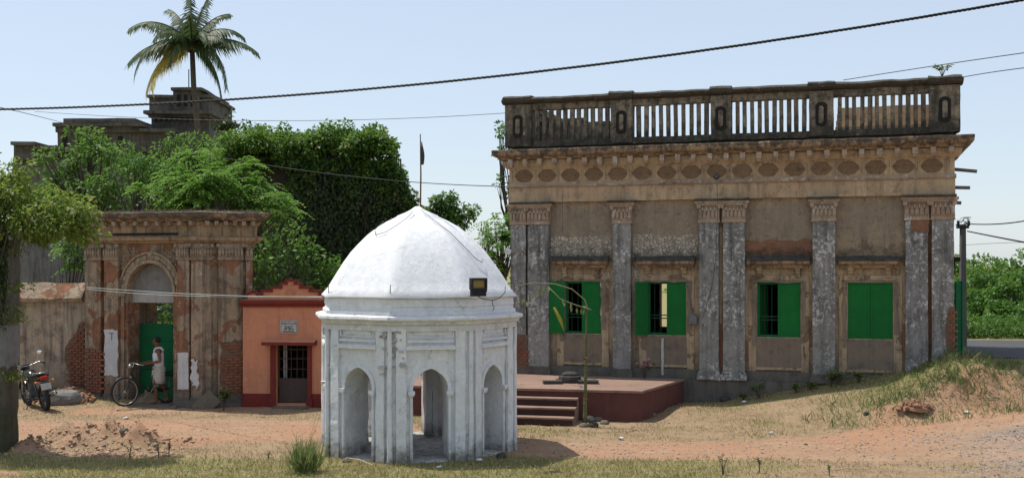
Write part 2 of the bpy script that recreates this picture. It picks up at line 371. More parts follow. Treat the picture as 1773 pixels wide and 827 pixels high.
M['weed'] = leafmat('weed_leaf', (.11, .17, .05), (.19, .26, .08), (.36, .30, .16), ca=.3, trans=.35)

# ------------------------------------------------------------------ foliage helpers
def leaf_mesh(name, mat, parent, P, D, N, L, Wd, kind=None):
    """P base points, D leaf direction, N rough normal, L length, Wd width: one folded rhombus each"""
    n = len(P)
    D = D/np.maximum(np.linalg.norm(D, axis=1, keepdims=True), 1e-6)
    Sd = np.cross(D, N); Sd /= np.maximum(np.linalg.norm(Sd, axis=1, keepdims=True), 1e-6)
    Nn = np.cross(Sd, D)
    L = np.broadcast_to(np.asarray(L), (n,))[:, None]; Wd = np.broadcast_to(np.asarray(Wd), (n,))[:, None]
    v = np.empty((n, 4, 3)); v[:, 0] = P; v[:, 1] = P+D*L*.5+Sd*Wd*.5+Nn*Wd*.15; v[:, 2] = P+D*L-Nn*L*.12; v[:, 3] = P+D*L*.5-Sd*Wd*.5+Nn*Wd*.15
    me = bpy.data.meshes.new(name); me.vertices.add(n*4); me.vertices.foreach_set('co', v.reshape(-1))
    me.loops.add(n*4); me.loops.foreach_set('vertex_index', np.arange(n*4, dtype=np.int32))
    me.polygons.add(n); me.polygons.foreach_set('loop_start', np.arange(0, n*4, 4, dtype=np.int32)); me.polygons.foreach_set('loop_total', np.full(n, 4, dtype=np.int32))
    me.update(); me.validate()
    me.materials.append(mat)
    o = bpy.data.objects.new(name, me); COL.objects.link(o); o.parent = parent
    if kind: o['kind'] = kind
    return o
def unit(rs, n):
    v = rs.normal(size=(n, 3)); return v/np.linalg.norm(v, axis=1, keepdims=True)
def clump_leaves(rs, cs, rad, per, size, flat=.75):
    """leaves around clump centres -> arrays"""
    Ps, Ds, Ns, Ls = [], [], [], []
    for c, r, k in zip(cs, rad, per):
        u = unit(rs, k); rr = r*rs.uniform(.35, 1.08, (k, 1))**.6
        p = c+u*rr*np.array([1, 1, flat])
        d = u+rs.normal(size=(k, 3))*.6+np.array([0, 0, -.35]); nn = u+rs.normal(size=(k, 3))*.5+np.array([0, 0, .8])
        Ps.append(p); Ds.append(d); Ns.append(nn); Ls.append(size*rs.uniform(.6, 1.3, k))
    return np.concatenate(Ps), np.concatenate(Ds), np.concatenate(Ns), np.concatenate(Ls)
def sprig_leaves(rs, cs, rad, nspr, size, nl=8, leng=.55):
    Ps, Ds, Ns, Ls = [], [], [], []
    for c, r in zip(cs, rad):
        u = unit(rs, nspr); u[:, 2] = np.abs(u[:, 2])*.9-.15
        o = c+u*r*rs.uniform(.3, .9, (nspr, 1)); ln = leng*rs.uniform(.7, 1.3, (nspr, 1))
        side = np.cross(u, [0, 0, 1.]); side /= np.maximum(np.linalg.norm(side, axis=1, keepdims=True), .01)
        for i in range(nl):
            t = (i+.5)/nl; p = o+u*ln*t+np.array([0, 0, -.55])*ln*t*t
            for sg in (-1, 1):
                d = side*sg+u*.6+np.array([0, 0, -.35])+rs.normal(size=(nspr, 3))*.15
                Ps.append(p); Ds.append(d); Ns.append(np.tile([0, 0, 1.], (nspr, 1))+rs.normal(size=(nspr, 3))*.25); Ls.append(size*(1-.4*abs(t-.4))*rs.uniform(.8, 1.2, nspr))
    return np.concatenate(Ps), np.concatenate(Ds), np.concatenate(Ns), np.concatenate(Ls)

def tree(name, label, base, crowns, mat, leaf=.13, dens=1.0, nclump=14, seed=1, mode='clump', trunk=.16, cat='tree', group=None, wid=.5, kindname='crown', crad=(.26, .42)):
    """crowns: list of (centre, (rx,ry,rz)) in world coordinates; base: trunk foot"""
    rs = np.random.RandomState(seed); base = Vector(base)
    t = thing(name, label, cat, base, 0, group)
    cs, rad = [], []
    for c, r in crowns:
        c = np.array(c); r = np.array(r)
        for i in range(nclump):
            u = unit(rs, 1)[0]; k = rs.uniform(.25, .86)**.6
            cs.append(c+u*r*k); rad.append(float(np.mean(r))*rs.uniform(*crad))
    cs = np.array(cs)-np.array(base); rad = np.array(rad)
    if mode == 'clump':
        per = [max(12, int(dens*220*(r/.5)**2*(.13/leaf)**2)) for r in rad]
        P, D, N, L = clump_leaves(rs, cs, rad, per, leaf)
    else:
        per = [max(6, int(dens*34*(r/.5)**2)) for r in rad]
        Ps = [sprig_leaves(rs, cs[i:i+1], rad[i:i+1], per[i], leaf) for i in range(len(cs))]
        P, D, N, L = [np.concatenate([q[k] for q in Ps]) for k in range(4)]
    leaf_mesh(kindname, mat, t, P, D, N, L, L*wid)
    mb = MB(); q = random.Random(seed)
    c0 = Vector(crowns[0][0])-base
    fork = Vector((c0.x*.5, c0.y*.5, max(.25, c0.z*.55)))
    mb.tube([(0, 0, -.2), fork*.5+Vector((q.uniform(-.1, .1), 0, 0)), fork], [trunk, trunk*.8, trunk*.65], 8)
    for i in range(0, len(cs)):
        e = Vector(cs[i]); mid = fork.lerp(e, .55)+Vector((q.uniform(-.15, .15), q.uniform(-.15, .15), -.1))
        mb.tube([fork, mid, e], [trunk*.42, trunk*.24, trunk*.06], 5, cap=False)
    mb.build('trunk', M['bark'], t, smooth=True)
    return t

# ------------------------------------------------------------------ frames of the buildings
T = Frame(.007, 27.1, -17.5)
TL = T.U(1650)
G1 = Frame((347-CX)*25.6/F, 25.6, -18)
G2 = Frame(G1.o.x, G1.o.y, 24)
O = Frame((420.5-CX)*25.75/F, 25.75, -3)
PAV = Vector(((723-CX)*20/F, 20.0, 0))

# ------------------------------------------------------------------ ground
def sm(x, a, b):
    t = np.clip((x-a)/(b-a), 0, 1); return t*t*(3-2*t)
_rs = np.random.RandomState(3)
_w = [(np.cos(a), np.sin(a), p) for a, p in zip(_rs.uniform(0, 6.28, 40), _rs.uniform(0, 6.28, 40))]
def pn(x, y, f, k=0):
    s = 0
    for i in range(7):
        c, sn, p = _w[(i+k*7) % 40]; s = s+np.sin((x*c+y*sn)*f*(1+.37*i)+p+2*np.sin((x*sn-y*c)*f*.6*(1+.2*i)+p*2))
    return s/7
BUMPS = [(-8.2, 20.6, .55, .28, .36), (-7.3, 20.4, .42, .24, .34), (-6.75, 20.0, .3, .24, .36), (-7.75, 19.8, .4, .22, .28), (-6.1, 20.2, .6, .25, .14), (-8.5, 19.5, .4, .3, .22),
         (9.7, 23.3, .9, .7, .42), (8.8, 23.2, .7, .5, .2), (11.0, 23.2, .8, .7, .12), (7.9, 22.7, .5, .3, .22), (-9.9, 27.2, 2.6, .9, .35), (-8.6, 17.2, .8, .35, .14), (-9.6, 16.9, .6, .3, .16)]
def ground_h(x, y):
    u = (x-T.o.x)*T.u.x+(y-T.o.y)*T.u.y; v = (x-T.o.x)*T.v.x+(y-T.o.y)*T.v.y
    rise = sm(x, 3.2, 9.6)*sm(v, -2.6, -.1)*.98
    rise = np.maximum(rise, .92*sm(x, 6.5, 10.5)*sm(y, 21.6, 25.2))
    rise = np.maximum(rise, .12*sm(x, 1.5, 4)*sm(v, -3, -1))
    rise = np.maximum(rise, .45*sm(x, 6, 12)*sm(y, 16, 22))
    rise = np.maximum(rise, .94*sm(y, 30, 34)*sm(x, 3, 9))
    h = rise+.010*pn(x, y, 9.1, 4)*(1-sm(y, 28, 29))+.022*pn(x, y, 1.3)+.012*pn(x, y, 4.1, 2)*(1-sm(y, 30, 40))
    for bx, by, sx, sy, a in BUMPS:
        e = ((x-bx)/sx)**2+((y-by)/sy)**2
        h = h+a*np.exp(-e)*(1+.6*pn(x, y, 5, 1)+.45*pn(x, y, 11, 3))
    inside = sm(u, .1, .3)*sm(-u, -(TL-.1), -(TL-.3))*sm(v, .1, .3)*sm(-v, -7.3, -7.1)
    h = h*(1-inside)
    flat = np.exp(-(((x-PAV.x)/2.2)**4+((y-PAV.y)/2.2)**4))
    h = h*(1-flat)+.01*flat
    return h
def gh(x, y): return float(ground_h(np.array([float(x)]), np.array([float(y)]))[0])
def grid_axis(fine0, fine1, st, lo, hi):
    a = list(np.arange(fine0, fine1+1e-6, st)); g = st
    b = a[-1]
    while b < hi: g *= 1.22; b += g; a.append(b)
    g = st; b = a[0]; pre = []
    while b > lo: g *= 1.22; b -= g; pre.append(b)
    return np.array(pre[::-1]+a)
gx = grid_axis(-13.5, 13.5, .09, -1500, 1500); gy = grid_axis(15.0, 28.5, .09, -400, 3000)
GX, GY = np.meshgrid(gx, gy); GZ = ground_h(GX, GY)
nx, ny = len(gx), len(gy)
def road_c(x): return np.where(x < -2, 22.0+.0*x, 22.0-(2.35)*sm(x, -4.5, 1.8)+1.0*sm(x, 4, 9.0))
def masks(x, y):
    wob = .55*pn(x, y, .8, 1)+.2*pn(x, y, 3.2, 2)
    c = road_c(x); hw = .95+.55*sm(-x, 1, 5)+1.4*sm(x, 4, 9)
    dirt = 1-sm(np.abs(y-c)+wob*.5, hw*.7, hw*1.25)
    dirt = np.maximum(dirt, .8*(1-sm(np.abs(y-25.2+wob), .3, 1.0))*sm(-x, 4.5, 6)*(1-sm(-x, 9.5, 10.5)))
    for bx, by, sx, sy, a in BUMPS[:6]+BUMPS[9:10]+BUMPS[11:]:
        dirt = np.maximum(dirt, np.exp(-(((x-bx)/sx)**2+((y-by)/sy)**2)*.8)*1.3)
    gravel = sm(x+wob, 5.0, 10.5)*.9*(1-sm(y+wob*.5-.16*(x-6), 19.6, 21.2))*1.0
    far = sm(y, 27, 30)
    grass = (1-sm(y+wob, 18.4, 19.5))*(1-sm(x+wob, 2.4, 5.2))*.95
    grass = np.maximum(grass, sm(pn(x, y, 1.1, 3)+.4*pn(x, y, 4, 1), .05, .5)*.55*(1-dirt))
    grass = np.maximum(grass, np.exp(-(((x-9.5)/3.2)**2+((y-23.6)/1.1)**2)*1.2)*.85)
    grass = np.maximum(grass, sm(x, 3, 5)*sm((x-T.o.x)*T.v.x+(y-T.o.y)*T.v.y, -1.5, -.5)*.6)
    grass = np.maximum(grass, far*.9)
    return np.clip(dirt, 0, 1)*(1-far), np.clip(grass, 0, 1), np.clip(gravel, 0, 1)*(1-far)
dm, gm, vm = masks(GX, GY)
me = bpy.data.meshes.new('ground')
co = np.stack([GX, GY, GZ], -1).reshape(-1, 3)
idx = np.arange(nx*ny).reshape(ny, nx)
fc = np.stack([idx[:-1, :-1], idx[:-1, 1:], idx[1:, 1:], idx[1:, :-1]], -1).reshape(-1, 4)
me.vertices.add(len(co)); me.vertices.foreach_set('co', co.reshape(-1))
me.loops.add(len(fc)*4); me.loops.foreach_set('vertex_index', fc.reshape(-1).astype(np.int32))
me.polygons.add(len(fc)); me.polygons.foreach_set('loop_start', np.arange(0, len(fc)*4, 4, dtype=np.int32)); me.polygons.foreach_set('loop_total', np.full(len(fc), 4, dtype=np.int32))
me.polygons.foreach_set('use_smooth', np.ones(len(fc), dtype=bool)); me.update()
at = me.color_attributes.new('cover', 'FLOAT_COLOR', 'POINT')
at.data.foreach_set('color', np.stack([dm, gm, vm, np.ones_like(dm)], -1).reshape(-1))
m = Mat('yard_ground', .95)
a_ = m.n('ShaderNodeAttribute', attribute_name='cover'); sp = m.n('ShaderNodeSeparateColor'); m.put(sp.inputs[0], a_.outputs['Color'])
nA, nB, nC = m.noise(1.1, 6, .7), m.noise(7, 7, .75), m.noise(32, 6, .8)
def edge(v, n, w=.55): return m.step(m.math('ADD', v, m.math('MULTIPLY', m.math('SUBTRACT', n, .5), w*2.6)), .32, .68)
straw = m.mix(m.step(nB, .3, .7), (.41, .295, .185), (.30, .215, .13)); straw = m.mix(m.step(nC, .4, .65, 0, .6), straw, (.22, .16, .09))
dirtc = m.mix(m.step(nA, .35, .65), (.44, .275, .165), (.35, .21, .12))
rut = m.noise(1.3, 6, .75, stretch=(.45, 3.2, 1), off=(3, 1, 0)); dirtc = m.mix(m.step(rut, .42, .60, 0, .55), dirtc, (.27, .18, .12)); dirtc = m.mix(m.step(rut, .30, .42, .6, 0), dirtc, (.54, .41, .30)); dirtc = m.mix(m.step(nB, .45, .75, 0, .7), dirtc, (.52, .37, .255)); dirtc = m.mix(m.step(nC, .42, .7, 0, .75), dirtc, (.24, .155, .105))
redder = m.math('MULTIPLY', m.step(m.noise(.35, 3, .5, off=(4, 0, 0)), .42, .62), .6)
dirtc = m.mix(redder, dirtc, (.40, .21, .125))
grassc = m.mix(m.step(nB, .35, .65), (.17, .17, .06), (.33, .26, .13)); grassc = m.mix(m.step(nC, .45, .7, 0, .5), grassc, (.09, .10, .03))
gravc = m.mix(m.step(nC, .35, .6), (.34, .26, .195), (.21, .165, .135)); gravc = m.mix(m.step(nA, .40, .62, 0, .9), gravc, (.40, .26, .18)); gravc = m.mix(m.step(m.vor(26), .1, .35, .55, 0), gravc, (.36, .34, .32))
straw = m.mix(m.step(m.noise(2.6, 6, .7, off=(7, 2, 0)), .45, .62, 0, .75), straw, (.24, .165, .095))
c = m.mix(edge(sp.outputs[1], nB), straw, grassc); c = m.mix(edge(sp.outputs[0], nB, .4), c, dirtc); c = m.mix(edge(sp.outputs[2], nB), c, gravc)
m.col(c); m.bump(m.math('ADD', nB, m.math('MULTIPLY', nC, .5)), .9, .05)
me.materials.append(m.done())
go = bpy.data.objects.new('ground', me); COL.objects.link(go); go['kind'] = 'structure'

# tarred road behind the mound on the right
mb = MB(); ra, rb = Vector((7.5, 31.8)), Vector((30, 27.0))
pts = [(7.0, 34.4, 30.6), (12, 34.3, 27.8), (16, 34, 25.2), (22, 33.2, 22.0), (34, 32, 16.0)]
vs, fs = [], []
for i in range(len(pts)-1):
    for k in range(8):
        t = k/8; x = pts[i][0]*(1-t)+pts[i+1][0]*t; y1 = pts[i][1]*(1-t)+pts[i+1][1]*t; y0 = pts[i][2]*(1-t)+pts[i+1][2]*t
        vs += [(x, y0, 1.0), (x, (y0+y1)/2, 1.04), (x, y1, 1.0), (x, y0-.08, .7), (x, y1+.08, .7)]
n = len(vs)//5
for i in range(n-1):
    a, b = 5*i, 5*(i+1); fs += [(a, b, b+1, a+1), (a+1, b+1, b+2, a+2), (a, a+3, b+3, b), (a+2, b+2, b+4, a+4)]
mb.add(vs, fs); tag(mb.build('road', M['asphalt']), kind='structure')

# ------------------------------------------------------------------ grass, straw, gravel
def blades(name, mat, label, n, region, hgt, wfun, seed):
    rs = np.random.RandomState(seed); x = rs.uniform(region[0], region[1], n); y = region[2]+(region[3]-region[2])*rs.uniform(0, 1, n)**1.1
    keep = rs.uniform(0, 1, n) < wfun(x, y); x, y = x[keep], y[keep]; n = len(x)
    u = (x-T.o.x)*T.u.x+(y-T.o.y)*T.u.y; v = (x-T.o.x)*T.v.x+(y-T.o.y)*T.v.y
    ok = ~((u > -.2) & (u < TL+.2) & (v > -.12)) & ~((x-PAV.x)**2+(y-PAV.y)**2 < 1.75**2) & ~((x > -2.7) & (x < 4.2) & (y > 22.35) & (v > -3.7) & (x < 2.75+.47*(y-23.2)))
    ok &= ~((x > O.o.x-.1) & (x < O.o.x+2.5) & (y > 25.5)) & ~((x < -7.2) & (x > -10.2) & (y > 25.7+.32*(-7.27-x)))
    x, y = x[ok], y[ok]; n = len(x); z = ground_h(x, y)-.01
    P = np.stack([x, y, z], -1); d = rs.normal(size=(n, 3))*.6; d[:, 2] = 1
    nn = rs.normal(size=(n, 3)); L = hgt*rs.uniform(.4, 1.4, n)
    o = leaf_mesh(name, mat, None, P, d, nn, L, L*.05+.008)
    return tag(o, label, 'grass', kind='stuff')
def wg(x, y): d, g, v = masks(x, y); return np.clip(g*1.2-.25, 0, 1)*(1-d)*(1-v)
def ws(x, y): d, g, v = masks(x, y); return np.clip(.75-d*.85-v*.8, 0.01, 1)*np.clip(.5+.9*pn(x, y, 1.7, 2), .12, 1)
blades('green_grass', M['grass'], 'short green grass over the foreground and the mound', 130000, (-10, 13, 15.5, 27), .085, wg, 11)
blades('dry_grass', M['straw'], 'dry straw-coloured grass over the yard between dirt tracks', 190000, (-13, 13, 15.5, 27), .06, ws, 12)
def wtall(x, y): return wm(x, y)*np.clip(pn(x, y, 2.2, 3)*2, 0, 1)
def wm(x, y): return np.exp(-(((x-9.6)/2.4)**2+((y-23.3)/1.0)**2))*.9
blades('mound_weeds', M['weed'], 'tangled green weeds on the mound by the building corner', 26000, (6.5, 13, 21.8, 25), .12, wm, 13)
blades('mound_tall_weeds', M['weed2'], 'taller grey-green weeds in clumps on the mound by the building corner', 16000, (6.0, 13, 21.8, 25), .22, wtall, 14)
def pebbles(name, label, mat, n, region, smin, smax, wf, seed):
    rs = np.random.RandomState(seed); x = rs.uniform(region[0], region[1], n); y = rs.uniform(region[2], region[3], n)
    k = rs.uniform(0, 1, n) < wf(x, y); x, y = x[k], y[k]
    k = ~((x-PAV.x)**2+(y-PAV.y)**2 < 1.8**2); x, y = x[k], y[k]; n = len(x); z = ground_h(x, y)
    s_ = (smin+(smax-smin)*rs.uniform(0, 1, n)**3)[:, None, None]
    base = np.array([(1, 0, 0), (-1, .1, 0), (0, 1.1, .1), (.1, -1, 0), (.1, 0, .8), (0, 0, -.6)])[None]*(1+rs.uniform(-.3, .3, (n, 6, 3)))
    a = rs.uniform(0, 6.28, n); c, sn = np.cos(a), np.sin(a); Rm = np.zeros((n, 3, 3)); Rm[:, 0, 0] = c; Rm[:, 0, 1] = -sn; Rm[:, 1, 0] = sn; Rm[:, 1, 1] = c; Rm[:, 2, 2] = 1
    v = np.einsum('nij,nkj->nki', Rm, base*s_)+np.stack([x, y, z], -1)[:, None, :]
    T_ = np.array([(0, 2, 4), (2, 1, 4), (1, 3, 4), (3, 0, 4), (2, 0, 5), (1, 2, 5), (3, 1, 5), (0, 3, 5)])
    f = (T_[None]+np.arange(n)[:, None, None]*6).reshape(-1).astype(np.int32); m_ = len(f)//3
    me_ = bpy.data.meshes.new(name); me_.vertices.add(n*6); me_.vertices.foreach_set('co', v.reshape(-1)); me_.loops.add(len(f)); me_.loops.foreach_set('vertex_index', f)
    me_.polygons.add(m_); me_.polygons.foreach_set('loop_start', np.arange(0, m_*3, 3, dtype=np.int32)); me_.polygons.foreach_set('loop_total', np.full(m_, 3, dtype=np.int32)); me_.update(); me_.materials.append(mat)
    o_ = bpy.data.objects.new(name, me_); COL.objects.link(o_); return tag(o_, label, name, kind='stuff')
def pebmat(name, a, b):
    m_ = Mat(name, .9); m_.col(m_.mix(m_.n('ShaderNodeNewGeometry').outputs['Random Per Island'], a, b)); return m_.done()
pebbles('gravel', 'grey gravel scattered on the track at the right', pebmat('gravel_stone', (.13, .12, .11), (.40, .34, .29)), 42000, (0, 11, 15.6, 22.5), .006, .034, lambda x, y: (lambda q: q[2]*.85+q[0]*.12)(masks(x, y))*np.clip(.6+pn(x, y, 1.6, 3), .1, 1), 5)
pebbles('soil_clods', 'small clods and pebbles over the bare earth tracks', pebmat('soil_clod', (.20, .12, .08), (.46, .32, .22)), 30000, (-11, 10, 16, 27), .006, .026, lambda x, y: (lambda q: q[0]*.5+.08)(masks(x, y)), 6)
pebbles('soil_clods', 'larger clods strewn over the sandy heaps at the left', pebmat('heap_clod', (.22, .13, .085), (.42, .28, .19)), 1500, (-8.8, -5.8, 19.0, 21.0), .015, .06, lambda x, y: x*0+.7, 8)
def heap(name, label, loc, rad, hgt, n, mat, seed, cat, smin=.02, smax=.07):
    q = random.Random(seed); mb = MB()
    prof = [(1.0, -.3), (.86, .12), (.62, .45), (.38, .78), (.15, .97), (.01, 1)]
    mb.lathe([(r_*rad[0]*.92, z*hgt*.85) for r_, z in prof], 18); mb.v = [(x, y*rad[1]/rad[0], z) for x, y, z in mb.v]
    o_ = mb.build(name, mat, None, rough=.05, cell=.1, seed=seed, fr=5)
    o_.location = loc; tag(o_, label, cat)
    mb = MB()
    for k in range(n):
        a = q.uniform(0, 6.28); r_ = q.random()**.6; z = hgt*(1-r_)**.9; s_ = q.uniform(smin, smax)*(1-.4*(1-r_))
        mb.box((-s_, -s_*.7, -s_*.6), (s_, s_*.7, s_*.5), Matrix.Translation((rad[0]*r_*1.08*math.cos(a), rad[1]*r_*1.08*math.sin(a), z)) @ Matrix.Rotation(q.uniform(0, 6), 4, 'Z') @ Matrix.Rotation(q.uniform(-.6, .6), 4, 'X'), taper=.7)
    l_ = mb.build('lumps', mat, o_, rough=.012, cell=.05, seed=seed, fr=9); l_['kind'] = 'stuff'; return o_

# ------------------------------------------------------------------ the balustraded temple hall
hall = thing('temple_hall', 'long ochre plaster hall with balustraded roof and green shuttered windows', 'building', (T.o.x, T.o.y, 0), T.a)
wy = lambda y, v=0., x=1001: T.Wt(x, y, v)
uX = T.U
WT = wy(254)                         # roof level
win = []                             # (u0,u1,w0,w1)
WW0, WW1 = T.Wt(1150, 579.5), T.Wt(1150, 487.5)
for x0, x1 in ((978, 1041), (1121, 1188), (1311, 1386), (1468, 1546)): win.append((uX(x0), uX(x1), WW0, WW1))
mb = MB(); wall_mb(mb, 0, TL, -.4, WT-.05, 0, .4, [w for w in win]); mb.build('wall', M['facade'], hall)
# back wall with one opening, side walls, roof, floor
bx = T.uw(1145, 490, 7.1); bx2 = T.uw(1156, 566, 7.1)
mb = MB(); wall_mb(mb, 0, TL, -.4, WT-.05, 7.1, 7.5, [(bx[0]-.05, bx2[0]+.04, bx2[1], bx[1])]); mb.build('wall', M['facade'], hall)
mb = MB(); mb.box((.002, .4, -.4), (.4, 7.1, WT-.052)); mb.build('wall', M['facade'], hall)
mb = MB(); mb.box((TL-.4, .4, -.4), (TL-.002, 7.1, WT-.052)); mb.build('wall', M['facade'], hall)
mb = MB(); mb.box((-.02, -.02, WT-.05), (TL+.02, 7.52, WT+.02)); mb.build('roof', M['coping'], hall)
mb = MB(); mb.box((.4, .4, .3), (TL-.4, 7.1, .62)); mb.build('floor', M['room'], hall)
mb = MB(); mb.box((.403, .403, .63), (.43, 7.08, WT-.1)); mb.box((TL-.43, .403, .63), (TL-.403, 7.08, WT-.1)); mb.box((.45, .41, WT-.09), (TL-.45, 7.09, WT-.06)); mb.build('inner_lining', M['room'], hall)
# plinth and base course
mb = MB(); WPL = T.Wt(1250, 655); mb.box((-.1, -.14, -.5), (TL+.05, -.003, WPL-.02)); mb.build('plinth', M['plinth'], hall, rough=.012, cell=.25)
mb = MB(); mb.box((-.05, -.07, WPL-.018), (TL+.03, -.004, WPL+.20)); mb.build('base_course', M['plinth'], hall, rough=.008, cell=.25)
# entablature
mb = MB(); mb.box((-.06, -.10, wy(349)), (TL+.04, -.003, wy(323.5)-.002)); mb.build('architrave', M['entab'], hall, rough=.008, cell=.25)
mb = MB(); mb.profile([(-.003, wy(323.5)), (-.13, wy(323.5)), (-.16, wy(321)), (-.12, wy(318.5)), (-.12, wy(316.5)), (-.003, wy(316.5))], -.08, TL+.06); mb.build('moulding', M['capital'], hall, rough=.005, cell=.25)
FR0, FR1 = wy(316.3), wy(290)
mb = MB(); mb.box((-.05, -.085, FR0), (TL+.03, -.004, FR1)); mb.build('frieze', M['entab'], hall)
NM = 17; us = [T.U(909-.0), T.U(1613)]; pitch = (us[1]-us[0])/(NM-1)
fh = FR1-FR0
mbd = MB()
for k in range(NM+1):
    u = us[0]-pitch/2+k*pitch
    for d in (-.028, .006): mbd.box((u+d, -.105, FR0+.01), (u+d+.018, -.086, FR1-.01))
mbd.box((.0, -.104, FR0+.002), (TL, -.0855, FR0+.03)); mbd.box((0, -.104, FR1-.03), (TL, -.0855, FR1-.002))
mbd.build('frieze_frames', M['entab'], hall)
# medallion: pointed oval with radiating petals
def medallion():
    mb = MB(); n = 48; w_, h_ = pitch*.40, fh*.46; vs = [(0, -.022, 0)]; fs = []
    for ring, (rr, dy) in enumerate(((.18, -.028), (.26, -.012), (.62, -.024), (.95, -.014), (1.0, 0))):
        for k in range(n):
            t = 2*PI*k/n; pet = 1+(.05*math.cos(t*16) if ring == 3 else 0)
            e = 1.55; x = abs(math.cos(t))**1.0*math.copysign(1, math.cos(t)); z = math.copysign(abs(math.sin(t))**e, math.sin(t))
            vs.append((x*rr*w_*pet, dy+(-.010 if k % 3 == 0 else 0)*(1 if ring in (2, 3) else 0), z*rr*h_*pet))
    fs = [(0, 1+(k+1) % n, 1+k) for k in range(n)]
    for r_ in range(4):
        for k in range(n): fs.append((1+r_*n+k, 1+r_*n+(k+1) % n, 1+(r_+1)*n+(k+1) % n, 1+(r_+1)*n+k))
    mb.add(vs, fs); return mb
m0 = medallion().build('medallion', M['medal'], hall, recalc=False); m0.location = (us[0], -.086, (FR0+FR1)/2)
for k in range(1, NM): inst(m0, 'medallion', hall, Matrix.Translation((us[0]+k*pitch, -.086, (FR0+FR1)/2)) @ Matrix.Diagonal((1, 1, 1+.03*math.sin(k*5), 1)))
# cornice
CP = .40; cw = lambda y: T.Wt(1001, y, -CP)
c1, c0 = cw(255), cw(271)
def ringband(name, mat, prof, rough=.01, ext=0):    # prof: (projection, w) swept round front and both ends
    mb = MB(); n = len(prof); L = []
    for p, w in prof: L.append([(-p, 7.5, w), (-p, -p, w), (TL+p, -p, w), (TL+p, 7.5, w)])
    for i in range(n):
        a, b = L[i], L[(i+1) % n]
        for k in range(3): mb.add([a[k], a[k+1], b[k+1], b[k]], [(0, 1, 2, 3)])
    for k in (0, 3): mb.add([l[k] for l in L], [tuple(range(n))])
    return mb.build(name, mat, hall, rough=rough, cell=.22)
ringband('cornice', M['cornice'], [(.0, c1), (.0, c0-.02), (.26, c0-.02), (.29, c0+.03), (.34, c0+.05), (CP-.03, c0+.06), (CP, c0+.09), (CP+.01, c1-.03), (CP, c1)], .014)
ringband('bed_moulding', M['entab'], [(-.002, FR1+.002), (.11, FR1+.002), (.16, FR1+.06), (.18, c0-.03), (-.002, c0-.03)], .008)
mb = MB(); mb.box((-.055, -.15, -.14), (.055, .0, 0)); mb.box((-.045, -.12, -.19), (.045, 0, -.141)); d0 = mb.build('dentil', M['capital'], hall)
d0.location = (.05, -.19, c0-.015); ND = 28
for k in range(1, ND): inst(d0, 'dentil', hall, Matrix.Translation((.05+(TL-.1)*k/(ND-1), -.19, c0-.015)) @ Matrix.Rotation(rnd.uniform(-.06, .06), 4, 'Z') @ Matrix.Diagonal((rnd.uniform(.9, 1.1), 1, rnd.uniform(.8, 1.1), 1)))
# parapet
PV = -.10                              # front plane of balustrade
pw = lambda y: T.Wt(1001, y, PV)
P0, P1, P2, P3 = WT+.021, pw(241), pw(187), pw(175)
ringcop = [(.0, P3-.01), (.12, P3-.01), (.22, P3+.03), (.26, P3+.08), (.24, pw(168)), (.16, pw(165)), (-.2, pw(165)), (-.22, P3)]
mb = MB()
mb.box((-.10, PV, P0), (TL+.10, PV+.26, P1)); mb.box((-.06, PV+.03, P2), (TL+.06, PV+.23, P3-.012)); mb.build('parapet_rail', M['parapet'], hall, rough=.012, cell=.2)
mb = MB(); n = len(ringcop)
mb.profile([(-p, w) for p, w in ringcop], -.20, TL+.20); mb.build('coping', M['coping'], hall, rough=.022, cell=.16, fr=2.0)
piers = [(885, 920), (1058, 1095), (1231, 1266), (1401, 1443), (1609, 1648)]
for i, (x0, x1) in enumerate(piers):
    u0, u1 = uX(x0, PV), uX(x1, PV)
    if i == 0: u0 = -.14
    if i == 4: u1 = TL+.14
    mb = MB(); mb.box((u0, PV-.05, P0+.02), (u1, PV+.28, P3-.03)); mb.build('pier', M['parapet'], hall, rough=.010, cell=.10, seed=i)
    pr = hall.children[-1]; pr.name = 'pier'
    uc, hw_ = (u0+u1)/2, .125; wa, wb = P1-.0, P2+.0
    pa, pb = P0+.22, P3-.28
    mb = MB()
    def rr(h, a, b, r): 
        Q = []
        for q in range(5): t = PI*q/4; Q.append((h*math.cos(t), b-r+r*math.sin(t)))
        for q in range(5): t = PI+PI*q/4; Q.append((h*math.cos(t), a+r+r*math.sin(t)))
        return Q
    mb.front([(uc+a, b) for a, b in rr(hw_, pa, pb, .08)], PV-.066, PV-.045); mb.build('niche', M['black'], pr, rough=.006, cell=.1)
    mb = MB(); mb.front([(uc+a, b) for a, b in rr(hw_*.42, pa+.09, pb-.09, .045)], PV-.085, PV-.06); mb.build('niche_boss', M['parapet'], pr, rough=.004, cell=.1, seed=i)
    mb = MB(); mb.profile([(-p-(.035 if p > 0 else 0), w+(.035 if w > P3+.06 else 0)) for p, w in ringcop], u0-.03, u1+.03); mb.build('pier_cap', M['coping'], hall, rough=.026, cell=.14, seed=i+3)
mb = MB(); mb.box((-.046, 0, 0), (.046, .11, P2-P1+.02)); b0 = mb.build('baluster', M['parapet'], hall, rough=.006, cell=.12)
bays = [(923, 1056, 11), (1098, 1229, 10), (1270, 1398, 10), (1447, 1606, 12)]
first = True
for x0, x1, nb in bays:
    ua, ub = uX(x0, PV), uX(x1, PV)
    for k in range(nb):
        u = ua+(ub-ua)*(k+.5)/nb; Mx = Matrix.Translation((u+rnd.uniform(-.006, .006), PV+.07, P1-.01)) @ Matrix.Rotation(rnd.uniform(-.012, .012), 4, 'Y') @ Matrix.Diagonal((rnd.uniform(.9, 1.12), 1, 1, 1))
        if first: b0.matrix_local = Mx; first = False
        else: inst(b0, 'baluster', hall, Mx)
